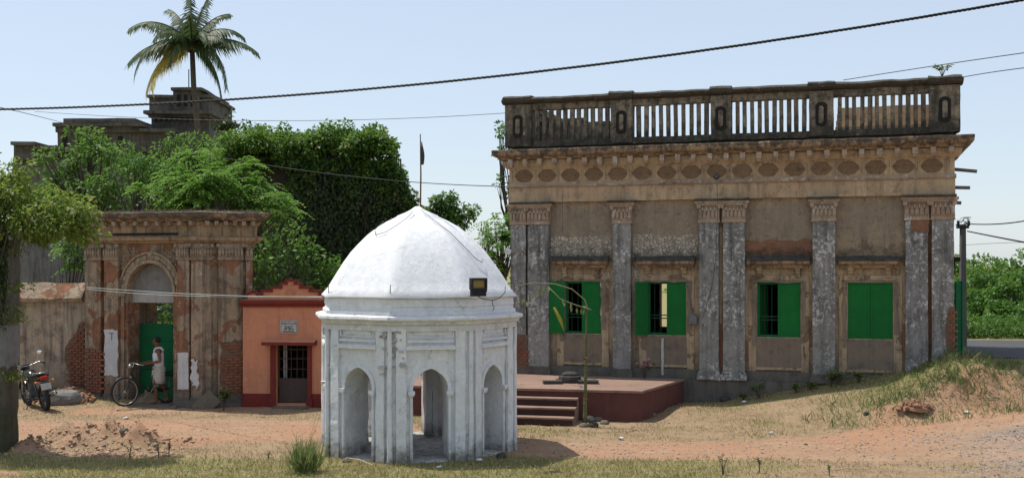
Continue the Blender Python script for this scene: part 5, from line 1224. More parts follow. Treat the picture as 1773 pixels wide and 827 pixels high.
# ------------------------------------------------------------------ creeper covered ruin
ru = thing('overgrown_ruin', 'big ruined block buried under hanging green creeper behind the orange shrine', 'ruin', (W(620, 0, 40).x, 40, 0))
rz = lambda y, Z=40: H+(HY-y)*Z/F
x0, x1, x2 = W(508, 0, 40).x, W(700, 0, 40).x, W(742, 0, 40).x
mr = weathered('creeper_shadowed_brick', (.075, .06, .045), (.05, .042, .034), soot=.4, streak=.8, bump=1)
mb = MB(); rx = W(620, 0, 40).x
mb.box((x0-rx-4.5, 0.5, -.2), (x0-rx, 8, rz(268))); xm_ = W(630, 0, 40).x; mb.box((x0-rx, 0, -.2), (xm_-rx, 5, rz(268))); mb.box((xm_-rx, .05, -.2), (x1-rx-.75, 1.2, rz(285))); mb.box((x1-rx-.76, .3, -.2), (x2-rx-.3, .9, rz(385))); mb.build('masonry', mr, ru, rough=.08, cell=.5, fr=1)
rs = np.random.RandomState(21)
cs, rad = [], []
for k in range(150):                    # thick mat over the top, thinner to the right
    x = rs.uniform(380, 682); topy = np.interp(x, [380, 425, 480, 520, 555, 600, 645, 675, 690, 700], [262, 242, 258, 252, 232, 246, 238, 250, 262, 290])
    cs.append((W(x, 0, 40).x-rx, rs.uniform(-.6, 3 if x < 600 else .7), rz(topy+rs.uniform(-6, 22)))); rad.append(rs.uniform(.16, .62) if x < 640 else rs.uniform(.14, .26))
for k in range(46):                     # right edge falling away
    t = rs.uniform(0, 1); x = 664+60*t+rs.uniform(-10, 5); y = 262+130*t**1.1+rs.uniform(-8, 30)
    cs.append((W(x, 0, 40).x-rx, rs.uniform(-.3, 1.5), rz(y))); rad.append(rs.uniform(.16, .34))
for k in range(16):
    x, y = rs.choice([548, 558, 568, 640, 650]), rs.uniform(218, 244); cs.append((W(x+rs.uniform(-10, 10), 0, 40).x-rx, rs.uniform(0, 1.5), rz(y))); rad.append(rs.uniform(.18, .36))
for k in range(70):
    x = rs.uniform(510, 715); y = np.interp(x, [508, 680, 734], [275, 285, 375])+rs.exponential(22); cs.append((W(x, 0, 40).x-rx, -.25, rz(y))); rad.append(rs.uniform(.12, .34))
for k in range(34):
    x = rs.uniform(392, 685); y = rs.uniform(226, 246)+12*math.sin(x*.05); cs.append((W(x, 0, 40).x-rx, rs.uniform(0, .8), rz(y))); rad.append(rs.uniform(.14, .30))
P, D, N, L = clump_leaves(rs, np.array(cs), np.array(rad), [int(330*(r/.5)**2) for r in rad], .15, .85)
leaf_mesh('creeper_canopy', M['leafivy'], ru, P, D, N, L, L*.62)
Ps = []
for k in range(150):                    # hanging curtains
    x = rs.uniform(508, 734); ty = np.interp(x, [508, 680, 734], [262, 275, 372]); ln = rs.uniform(.8, 4.6); n = int(ln*26)
    zz = rz(ty+10)-ln*rs.uniform(0, 1, n)**.9; Ps.append(np.stack([np.full(n, W(x, 0, 40).x-rx)+rs.normal(size=n)*.09, -.12-np.abs(rs.normal(size=n))*.16-.0*zz, zz], -1))
P = np.concatenate(Ps); n = len(P)
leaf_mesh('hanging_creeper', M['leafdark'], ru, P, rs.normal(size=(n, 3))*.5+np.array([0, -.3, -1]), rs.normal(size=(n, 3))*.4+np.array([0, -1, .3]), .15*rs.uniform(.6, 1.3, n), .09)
mb = MB(); q = random.Random(4)
for k in range(60):
    x = q.uniform(x0-rx, x1-rx); zt = rz(275); mb.tube([(x, -.08, zt), (x+q.uniform(-.2, .2), -.22, zt-1.5), (x+q.uniform(-.3, .3), -.12, zt-q.uniform(2.5, 5))], [.03, .02, .01], 4)
mb.build('dry_vines', M['bark'], ru)

# ------------------------------------------------------------------ trees
def at(x, y, Z): return tuple(W(x, y, Z))
def rr3(px, Z, py=None, dep=.8): return (px*Z/F, px*Z/F*dep, (py or px)*Z/F)
tree('leafy_tree', 'upright leafy green tree in front of the blackened mansion', (W(165, 0, 38).x, 38, 0), [(at(160, 262, 38), rr3(58, 38, 55)), (at(170, 330, 37.5), rr3(75, 38, 50)), (at(95, 290, 38), rr3(35, 38, 40))], M['leafA'], .17, 1.0, 16, 1, trunk=.2)
tree('feathery_tree', 'broad feathery bright green tree above the old gateway', (W(385, 0, 32.5).x, 32.5, 0), [(at(380, 305, 32.5), rr3(95, 32.5, 52)), (at(330, 345, 32), rr3(95, 32, 40)), (at(455, 350, 32), rr3(55, 32, 48))], M['leafB'], .13, 1.15, 15, 2, mode='sprig', trunk=.17)
tree('leafy_tree', 'rounded green tree crown right above the mansion roof line, beside the palm trunk', (W(255, 0, 42).x, 42, 0), [(at(245, 280, 42), rr3(60, 42, 45)), (at(300, 262, 42), rr3(42, 42, 35)), (at(345, 262, 41), rr3(50, 42, 30))], M['leafA'], .19, .9, 14, 3, trunk=.2)
tree('leafy_tree', 'tree of dense creeper-like leaves behind the feathery tree', (W(450, 0, 43.5).x, 43.5, 0), [(at(440, 265, 43.5), rr3(75, 43.5, 38)), (at(395, 262, 43), rr3(40, 43, 30))], M['leafivy'], .18, 1.1, 14, 5, trunk=.2)
tree('leafy_tree', 'bright leafy tree between the palm trunk and the upright tree, covering the mansion walls', (W(235, 0, 36).x, 36, 0), [(at(232, 300, 36), rr3(48, 36, 42)), (at(285, 300, 36), rr3(45, 36, 30))], M['leafbush'], .16, 1.1, 14, 4, trunk=.14)
tree('leafy_tree', 'leafy tree hiding the left foot of the mansion above the pillar creeper', (W(62, 0, 40).x, 40, 0), [(at(55, 345, 40), rr3(50, 40, 45)), (at(105, 350, 40), rr3(50, 40, 40))], M['leafA'], .17, 1.1, 14, 44, trunk=.14)
tree('tower_tree', 'small dark tree growing against the right side of the mansion tower', (W(405, 0, 62).x, 62, 0), [(at(403, 212, 62), rr3(24, 62, 22)), (at(385, 222, 62), rr3(18, 62, 14)), (at(430, 250, 62), rr3(30, 62, 18))], M['leafdark'], .3, .9, 9, 6, trunk=.15)
tree('glossy_bush', 'glossy dark green bush behind the orange shrine', (W(525, 0, 31).x, 31, 0), [(at(525, 462, 31), rr3(72, 31, 42)), (at(460, 465, 31), rr3(45, 31, 50)), (at(570, 475, 31), rr3(40, 31, 30))], M['leafbush'], .16, .8, 12, 7, trunk=.1, cat='bush', wid=.55)
tree('leafy_tree', 'shaded green tree rising right behind the gateway side bay', (W(480, 0, 35).x, 35, 0), [(at(480, 400, 35), rr3(55, 35, 60)), (at(440, 420, 34), rr3(40, 34, 60))], M['leafA'], .16, .8, 13, 8, trunk=.14)
tree('leafy_tree', 'low green foliage seen through the gateway above its green door', (W(275, 0, 31.5).x, 31.5, 0), [(at(280, 545, 31.5), rr3(45, 31.5, 60)), (at(250, 640, 31), rr3(50, 31, 40))], M['leafbush'], .14, .9, 12, 9, trunk=.06, cat='bush')
tree('leafy_tree', 'trailing light green branch hanging over the boundary wall', (W(125, 0, 29.5).x, 29.5, 0), [(at(120, 440, 29.5), rr3(26, 29.5, 45)), (at(135, 400, 29.5), rr3(30, 29.5, 25))], M['leafB'], .12, .55, 9, 10, mode='sprig', trunk=.05)
tree('round_tree', 'double crowned dark green tree just right of the flag pole', (W(775, 0, 46).x, 46, 0), [(at(767, 345, 46), rr3(22, 46, 25)), (at(797, 372, 46), rr3(28, 46, 22)), (at(770, 385, 46), rr3(32, 46, 24)), (at(745, 372, 46), rr3(18, 46, 18))], M['leafA'], .16, 2.2, 12, 12, trunk=.14, crad=(.35, .5))
tree('feathery_tree', 'feathery green tree between the white dome and the hall', (W(862, 0, 36).x, 36, 0), [(at(862, 420, 36), rr3(40, 36, 42)), (at(878, 400, 36), rr3(25, 36, 28)), (at(845, 450, 36), rr3(26, 36, 30))], M['leafB'], .13, .9, 12, 13, mode='sprig', trunk=.12)
tree('feathery_tree', 'pale distant feathery tree peeking left of the hall trees', (W(838, 0, 52).x, 52, 0), [(at(835, 395, 52), rr3(18, 52, 18)), (at(850, 410, 52), rr3(18, 52, 25))], M['leafA'], .16, .5, 8, 14, trunk=.08)
tree('slender_tree', 'sparse tall tree peeking out behind the left end of the hall', (W(893, 0, 41).x, 41, 0), [(at(874, 228, 41), rr3(24, 41, 20)), (at(882, 262, 41), rr3(30, 41, 26)), (at(872, 322, 41), rr3(20, 41, 22)), (at(900, 300, 41), rr3(26, 41, 60)), (at(960, 250, 41), rr3(50, 41, 40))], M['leafA'], .16, .5, 9, 15, trunk=.1, crad=(.2, .34))
for i, (x, y, Z, r_, ry, lab) in enumerate(((1672, 505, 52, 40, 32, 'creeper-draped bush half hidden by the utility pole'), (1742, 520, 43, 34, 36, 'lower creeper-draped bush between two taller ones beyond the road'), (1715, 505, 47, 50, 42, 'rounded creeper-draped bush left of two beyond the tarred road'), (1775, 512, 45, 48, 40, 'creeper-draped bush cut off by the right edge beyond the tarred road'), (1850, 500, 46, 60, 45, 'outermost creeper-draped bush beyond the tarred road'))):
    tree('roadside_bush', lab, (W(x, 0, Z).x, Z, 1.2), [(at(x, y, Z), rr3(r_, Z, ry)), (at(x-14, y+30, Z-1), rr3(r_*.9, Z, 30)), (at(x+20, y+25, Z-1), rr3(r_*.9, Z, 30))], M['leafbush'], .17, 1.9, 26, 30+i, trunk=.15, cat='bush')
rs = np.random.RandomState(41); cs = []; rad = []
for k in range(330):
    x = rs.uniform(9, 30); cs.append((x, rs.uniform(35.0, 36.8), .95+rs.uniform(.1, .55))); rad.append(rs.uniform(.25, .45))
P, D, N, L = clump_leaves(rs, np.array(cs), np.array(rad), [150]*len(cs), .12); o = leaf_mesh('verge_undergrowth', M['leafbush'], None, P, D, N, L, L*.4); tag(o, 'low green undergrowth along the far verge of the road', 'undergrowth', kind='stuff')
cs = []; rad = []
for k in range(420):
    a = rs.uniform(-1.2, 1.2); r_ = rs.uniform(85, 125); cs.append((r_*math.sin(a), r_*math.cos(a), rs.uniform(.3, 3.7))); rad.append(rs.uniform(1.1, 2.0))
P, D, N, L = clump_leaves(rs, np.array(cs), np.array(rad), [420]*len(cs), .38); o = leaf_mesh('far_woods', M['leafA'], None, P, D, N, L, L*.6); tag(o, 'far belt of low woods on the horizon', 'woods', kind='stuff')

# ------------------------------------------------------------------ coconut palm
pz = 58.0; pb = W(345, 0, pz); ph = W(332, 74, pz); palm = thing('coconut_palm', 'tall coconut palm with yellowing lower fronds rising above the mansion', 'palm tree', (pb.x, pz, 0))
hd = Vector((ph.x-pb.x, 0, ph.z)); mb = MB()
mb.tube([(0, 0, -.2), (.1, 0, hd.z*.3), (.12, 0, hd.z*.55), (hd.x*.75, 0, hd.z*.85), hd+Vector((0, 0, .2))], [.24, .19, .16, .14, .13], 10); mb.build('trunk', M['bark'], palm, smooth=True)
def frond(ang, elev, length, droop, dry, seed, tw=0.):
    rs = np.random.RandomState(seed); N = 15; pts = []; length *= 1.08
    d0 = Vector((math.cos(ang)*math.cos(elev), math.sin(ang)*math.cos(elev)*.9, math.sin(elev)))
    p = Vector(hd); d = d0.copy(); seg = length/N
    for i in range(N+1):
        pts.append(p.copy()); p = p+d*seg; d = (d+Vector((0, 0, -droop*(.4+i/N)))).normalized()
    mb = MB(); mb.tube(pts, [.045-.037*i/N for i in range(N+1)], 5)
    for i in range(46):
        t = .08+.92*i/46; f_ = t*N; k = min(N-1, int(f_)); c = pts[k].lerp(pts[k+1], f_-k); dr = (pts[k+1]-pts[k]).normalized()
        sd = dr.cross(Vector((0, 0, 1))); sd = sd.normalized() if sd.length > .05 else Vector((1, 0, 0)); 
        L = length*.33*math.sin(min(1, .25+t*1.1)*PI*.93)**.7+.12
        for sg in (-1, 1):
            q_ = (sd*sg*.75+dr*.55+Vector((0, 0, -.6-rs.uniform(0, .5)))).normalized(); w_ = .035; e = c+q_*L*rs.uniform(.55, 1.1)+Vector((0, 0, -.12*L)); mid = c+q_*L*.5
            up = dr*w_
            mb.add([c-up, c+up, mid+up*1.1, e, mid-up*1.1], [(0, 1, 2, 4), (4, 2, 3)])
    o = mb.build('frond', M['palmdry'] if dry == 2 else M['palm'], palm, recalc=False)
    if dry: o['label'] = 'yellowing frond'
    return o
fr_ = [(3.05, .15, 3.6, .10, 0), (3.25, .75, 3.4, .13, 0), (2.4, 1.0, 2.9, .08, 0), (1.9, 1.25, 2.9, .05, 0), (1.2, 1.2, 2.8, .06, 0), (.6, 1.0, 2.6, .09, 0), (.1, .7, 2.9, .14, 0), (.0, .25, 3.5, .09, 0), (-.3, .5, 2.4, .16, 0),
       (4.2, .55, 2.8, .17, 0), (5.3, .55, 2.5, .18, 0), (3.5, .25, 3.7, .22, 1), (2.7, .0, 3.7, .20, 2), (5.9, -.05, 3.5, .27, 1), (4.9, .9, 2.2, .12, 0), (1.5, .6, 2.4, .15, 0), (3.4, .05, 2.0, .12, 2), (-.1, -.6, 3.3, .2, 1), (2.1, .8, 2.4, .1, 0), (4.3, .1, 2.4, .25, 0), (3.3, -.35, 3.5, .16, 2)]
for i, f_ in enumerate(fr_): frond(*f_, seed=i)
mb = MB(); q = random.Random(2)
for k in range(8): a = k*.8; mb.ball((hd.x+.25*math.cos(a), .25*math.sin(a), hd.z-.25-.1*(k % 2)), .13, 8, 6, (1, 1, 1.25))
mb.build('coconut_cluster', plain('brown_coconut', (.10, .09, .04), .6), palm, smooth=True)

# ------------------------------------------------------------------ pole, gate panel and wires
pole = thing('utility_pole', 'slim concrete utility pole by the tarred road behind the hall corner', 'utility pole', (W(1667, 0, 31).x, 31, 1.2))
pz1 = H+(HY-388)*31/F-1.2
mb = MB(); mb.box((-.085, -.085, -.3), (.085, .085, pz1), taper=.75); mb.build('shaft', M['concrete'], pole)
mb = MB(); mb.box((-.14, -.1, pz1-.12), (.14, .1, pz1-.04)); mb.tube([(-.2, 0, pz1-.02), (0, 0, pz1+.1), (.2, 0, pz1-.02)], .012, 6)
for a in (-.15, .15): mb.lathe([(.03, 0), (.05, .05), (.035, .08), (.045, .12), (.01, .15)], 8, (a, -.05, pz1-.05))
mb.build('crosshead', M['iron'], pole); mb = MB(); q = random.Random(9)
for k in range(7): a = q.uniform(0, 6); mb.tube([(.2*math.cos(a+i*.5)*q.uniform(.6, 1.2), .1*math.sin(a+i*.5), pz1+.05+.16*math.sin(a+i*.8)) for i in range(6)], .008, 5)
mb.build('tangled_wire', M['wire'], pole, smooth=True)
gp = T.world(TL+.02, 1.6, 0); gt = thing('green_metal_gate', 'dark green sheet metal gate leaf beside the right corner of the hall', 'gate', (W(1655.5, 0, 25.3).x, 25.3, gh(10.2, 25.3)), R(35))
zt = H-(488-HY)*25.3/F-gt.location.z
mb = MB(); mb.box((0, 0, 0), (.20, .04, zt)); mb.build('sheet', M['darkgreen'], gt); mb = MB(); mb.box((.2005, -.02, -.1), (.245, .06, zt+.02)); mb.build('post', M['darkgreen'], gt)
def wirepath(pts, zs, n=60):
    P_ = []
    xs = [p[0] for p in pts]; ys = [p[1] for p in pts]
    for i in range(n+1):
        x = xs[0]+(xs[-1]-xs[0])*i/n
        y = lag(xs, ys, x); t = (x-xs[0])/(xs[-1]-xs[0]); iz = (1/zs[0])*(1-t)+(1/zs[1])*t; P_.append(W(x, y, 1/iz))
    return P_
def lag(xs, ys, x):
    if len(xs) > 4:
        c_ = np.polyfit(xs, ys, 3); return float(np.polyval(c_, x))
    s_ = 0
    for i in range(len(xs)):
        t = ys[i]
        for j in range(len(xs)):
            if j != i: t *= (x-xs[j])/(xs[i]-xs[j])
        s_ += t
    return s_
main = wirepath([(-60, 189), (0, 190), (150, 187), (300, 178), (560, 159), (886, 129), (1180, 95), (1450, 52), (1773, 0), (1840, -12)], (15.5, 10.5), 260)
cbl = []
for s_ in range(3):
    mb = MB(); pts = []
    for i in range(len(main)*3-2):
        k, f_ = divmod(i, 3); p = main[k].lerp(main[min(k+1, len(main)-1)], f_/3); a = i*.62+s_*2*PI/3; pts.append(p+Vector((0, .008*math.cos(a), .0085*math.sin(a))))
    if s_ == 0: ct = thing('overhead_cable', 'thick black twisted cable sweeping across the whole sky', 'cable', main[0])
    o = None; mb.tube([p-main[0] for p in pts], .0078, 5, cap=False); mb.build('strand', M['cable'], ct, smooth=True)
def wire(name, label, pts, zs, r_, mat='wire', n=40, group=None):
    mb = MB(); P_ = wirepath(pts, zs, n); mb.tube([p-P_[0] for p in P_], r_, 5, cap=False); o = mb.build(name, M[mat], None, smooth=True); o.location = P_[0]; return tag(o, label, 'wire', group)
wire('overhead_wire', 'thin grey wire from the mansion roof across the sky to the hall parapet', [(60, 193), (450, 209), (886, 195)], (40, 28), .008)
wire('overhead_wire', 'thin wire crossing above the ruin and past the flag pole to the insulator', [(380, 272), (700, 314), (886, 323), (1241, 309)], (38, 26.0), .012, 'cable')
wire('overhead_wire', 'thin wire leaving the left frame edge below the twisted cable', [(-20, 182), (60, 200), (110, 213)], (22, 40), .009)
wire('overhead_wire', 'upper of two thin wires crossing over the right end of the parapet', [(1460, 139), (1620, 114), (1800, 88)], (26, 20), .009, 'cable')
wire('overhead_wire', 'lower of two thin wires starting at the right end of the parapet', [(1640, 139), (1700, 128), (1800, 115)], (24.5, 20), .009, 'cable')
wire('overhead_wire', 'upper wire running right from the utility pole head', [(1672, 387), (1720, 388), (1800, 377)], (31, 24), .015, 'cable')
wire('overhead_wire', 'lower heavy wire running right from the utility pole head', [(1675, 400), (1720, 409), (1800, 424)], (31, 22), .018, 'cable')
wire('overhead_wire', 'faint distant wire right of the utility pole', [(1660, 425), (1720, 421), (1800, 419)], (60, 50), .012)
wire('overhead_wire', 'upper of two pale wires stretched across the gateway', [(150, 497), (300, 507), (420, 512), (558, 513)], (25.2, 19), .007, 'palewire')
wire('overhead_wire', 'lower of two pale wires stretched across the gateway', [(150, 500), (300, 511), (420, 513.5), (558, 514.5)], (25.1, 19.05), .006, 'palewire')

# ------------------------------------------------------------------ bamboo stake with drooping sprig in front of the platform
bp = W(1013, 737, 22.6); bam = thing('bamboo_stake', 'bamboo stake with an arching dry stem and leafy sprig by the steps', 'stake', (bp.x, bp.y, gh(bp.x, bp.y)-.0))
bh_ = H-(535-HY)*22.6/F; gb_ = plain('green_bamboo', (.12, .13, .05), .5, var=.5, sc=6)
mb = MB(); pts = [(0, 0, -.1)]; rs_ = [.045]
for k in range(9): z = .2+k*(bh_-.25)/8; pts += [(.004*k, 0, z-.02), (.004*k, 0, z), (.004*k, 0, z+.02)]; r0 = .042-.0032*k; rs_ += [r0, r0*1.18, r0]
mb.tube(pts, rs_, 9); mb.build('culm', gb_, bam, smooth=True)
def bl(x, y, Z=22.6): p = W(x, y, Z); return p-bam.location
mb = MB(); mb.tube([bl(1014, 620, 22.55), bl(1012, 619, 22.5), bl(1016, 621, 22.5)], .03, 6)
for y in (590, 640, 690): mb.tube([bl(1009, y, 22.53), bl(1018, y+1, 22.53)], .010, 6)
mb.build('binding', M['rust'], bam)
mb = MB(); mb.tube([bl(1018, 536), bl(1012, 518), bl(990, 500, 22.4), bl(960, 491, 22.3), bl(925, 489, 22.2), bl(890, 495, 22.1)], [.016, .013, .011, .009, .007, .005], 6)
mb.tube([bl(1020, 535), bl(995, 527, 22.4), bl(970, 517, 22.2), bl(950, 497, 22.2)], [.012, .011, .009, .006], 6); mb.tube([bl(1010, 530), bl(1024, 536)], .012, 6); mb.build('arching_stem', plain('pale_dry_stem', (.32, .29, .17), .7), bam, smooth=True)
P, D = [], []
rs = np.random.RandomState(3)
for (x, y) in ((1006, 533), (998, 531), (990, 529), (988, 524), (975, 520), (973, 516), (1012, 534), (945, 496), (940, 500), (932, 502), (925, 508), (918, 512), (912, 520), (905, 516), (900, 512), (950, 494), (935, 492)): 
    p = bl(x, y, 22.3); P.append(tuple(p)); D.append((rs.uniform(-.3, .3), 0, -1))
P = np.array(P); leaf_mesh('leaf_sprig', M['weed'], bam, P, np.array(D), rs.normal(size=P.shape)*.4+np.array([.3, -1, 0]), .14, .055, kind='stuff')
mb = MB(); mb.add([bl(957, 532, 22.2), bl(961, 531, 22.2), bl(973, 552, 22.1), bl(977, 575, 22.1), bl(970, 560, 22.15)], [(0, 1, 2, 4), (4, 2, 3)]); mb.build('yellow_leaf', leafmat('yellow_leaf_skin', (.35, .33, .04), (.4, .36, .05)), bam, recalc=False)

# ------------------------------------------------------------------ plants
fc_ = plain('pink_petals', (.62, .22, .38), .6)
sp_ = T.world(T.U(1116, -.45), -.45, PT); sprout('flowering_plant', 'small leafy plant with pink blossoms against the hall wall', sp_, .45, 9, .075, M['weed'], 6, flowers=fc_, spread=.55)
for i, (x, y, h, lab) in enumerate(((1318, 690, .34, 'bright green weed below the third shuttered window'), (1447, 688, .34, 'taller green weed at the plinth between third and fourth windows'), (1462, 686, .4, 'leafiest green weed at the foot of the fourth bay pilaster'),
        (1290, 694, .16, 'tiny weed at the plinth left of the bright green weed'), (1385, 692, .2, 'low sprawling weed between the two taller plinth weeds'), (1410, 691, .2, 'low weed just left of the taller plinth weeds'), (1500, 676, .25, 'weed at the foot of the mound under the closed shutters'))):
    Z = 25.0-.02*(x-1250)/4; p = W(x, y, Z)
    fy = facY(p.x)-.35; sprout('weed', lab, (p.x, fy-.1, gh(p.x, fy-.1)), h, 9, .10, M['weed'], 50+i, cat='plant', group='weeds along the hall plinth', spread=.7)
p = W(389, 705, 25.1); sprout('shrub', 'small bright green shrub at the foot of the gateway side bay', (p.x, 25.0, gh(p.x, 25.)), .52, 13, .11, M['weed'], 61, spread=.42)
p = W(528, 815, 17.6); tuft = thing('grass_tuft', 'tall tuft of long green grass left of the pavilion', 'grass', (p.x, 17.55, gh(p.x, 17.55)))
n = 420; rs = np.random.RandomState(9); P = np.stack([rs.normal(size=n)*.09, rs.normal(size=n)*.09, np.zeros(n)-.02], -1); D = rs.normal(size=(n, 3))*.30; D[:, 2] = 1; leaf_mesh('blades', M['weed'], tuft, P, D, rs.normal(size=(n, 3)), rs.uniform(.25, .68, n), .018)
mb = MB(); 
for a, b in ((.35, 1.15), (.2, .95), (-.2, .7), (.45, .8)): mb.tube([(0, 0, 0), (a*.35, 0, b*.5), (a, 0, b)], [.005, .004, .002], 4)
mb.build('seed_stalks', plain('dry_stalk', (.35, .27, .14), .8), tuft)
for i, (x, y, h, lab) in enumerate(((1252, 822, .42, 'dark spindly weed standing on the foreground grass edge'), (1315, 818, .25, 'short spindly weed right of the taller spindly one'), (1436, 824, .22, 'green sprig at the bottom edge by the gravel'), (225, 792, .26, 'sprig at the front of the earth heap'), (292, 790, .28, 'thin weed right of the earth heap'), (275, 790, .25, 'thin brown weed between the earth heap sprigs'), (465, 795, .15, 'tiny weed left of the grass tuft'))):
    Z = H*F/(y-HY); p = W(x, y, Z); sprout('weed', lab, (p.x, Z, gh(p.x, Z)), h, 3, .05, M['weed'] if i in (2, 3) else leafmat('brown_weed_%d' % i, (.10, .09, .04), (.16, .13, .06)), 80+i, cat='plant', group='weeds in the foreground', spread=.25)
# stones, litter, dirt heap
for i, (x, y, s_, lab) in enumerate(((1020, 730, .15, 'larger rounded stone at the foot of the platform steps'), (1036, 728, .11, 'middle stone of the group beside the steps'), (1047, 733, .10, 'rightmost small stone beside the steps'), (1027, 738, .12, 'front stone of the group beside the steps'), (1010, 738, .1, 'small stone at the bamboo stake foot'),
        (1127, 722, .11, 'dark stone at the platform right corner'), (1140, 717, .08, 'small dark stone along the platform side'), (600, 800, .08, 'pale stone at the pavilion left pier'), (655, 798, .12, 'dark rubble lump at the pavilion front left corner'), (868, 793, .1, 'brown clod at the right pavilion arch'), (215, 770, .09, 'pale broken stone in the earth heap'), (12, 778, .2, 'grey block at the foot of the left pillar'),
        (1256, 694, .14, 'grey clod by the plinth'), (1335, 695, .05, 'white pebble by the plinth weeds'), (1395, 770, .04, 'dark pebble on the red track'), (1500, 735, .07, 'dark stone on the verge of the red track'))):
    Z = H*F/(y-HY); 
    if x > 1200 and y < 700: Z = facY(3.3+(x-1200)*.0128)-.45
    p = W(x, y, Z); rock('stone', lab, (p.x, Z, gh(p.x, Z)+s_*.25), (s_, s_*.8, s_*.65), 'stone' if i % 3 else 'darkstone', i+2)
heap('soil_heap', 'heap of red crumbly soil at the foot of the grassy mound', (W(1583, 0, 22.6).x, 22.6, gh(8.3, 22.6)-.02), (.36, .24), .18, 90, M['soilmound'], 14, 'soil')
lit = plain('white_litter', (.7, .72, .74), .6)
for i, (x, y, lab) in enumerate(((218, 725, 'crumpled white litter on the dirt before the gateway'), (1288, 713, 'bluish plastic litter on the grass right of the platform'), (1335, 752, 'scrap of white litter on the dry grass'), (1673, 695, 'white scrap on the slope at the right'), (830, 800, 'small white scrap in front of the pavilion'), (1075, 760, 'white scrap below the platform corner'), (760, 812, 'pale scrap in the foreground grass'))):
    Z = H*F/(y-HY) if x < 1600 else 22.3
    p = W(x, y, Z); mb = MB(); mb.ball((0, 0, .03), .045, 8, 6, (1.3, 1, .6)); o = mb.build('litter', lit, None, rough=.02, cell=1, seed=i, fr=14); o.location = (p.x, Z, gh(p.x, Z)); tag(o, lab, 'litter')
for i, (x0, y0, x1, y1, lab) in enumerate(((1450, 706, 1490, 709, 'pale bare twig lying on the grass'), (1487, 701, 1492, 713, 'short forked twig touching the bare twig'), (1430, 818, 1500, 815, 'long dry stick at the bottom gravel edge'), (600, 795, 645, 808, 'fallen stick before the left arch'))):
    a = W(x0, y0, H*F/(y0-HY)); b = W(x1, y1, H*F/(y1-HY)); a.z = gh(a.x, a.y)+.02; b.z = gh(b.x, b.y)+.03; mb = MB(); mb.tube([(0, 0, 0), (b-a)*.5+Vector((0, 0, .03)), b-a, ], [.012, .01, .006], 6); o = mb.build('stick', plain('pale_stick_%d' % i, (.5, .4, .26), .8), None); o.location = a; tag(o, lab, 'stick')
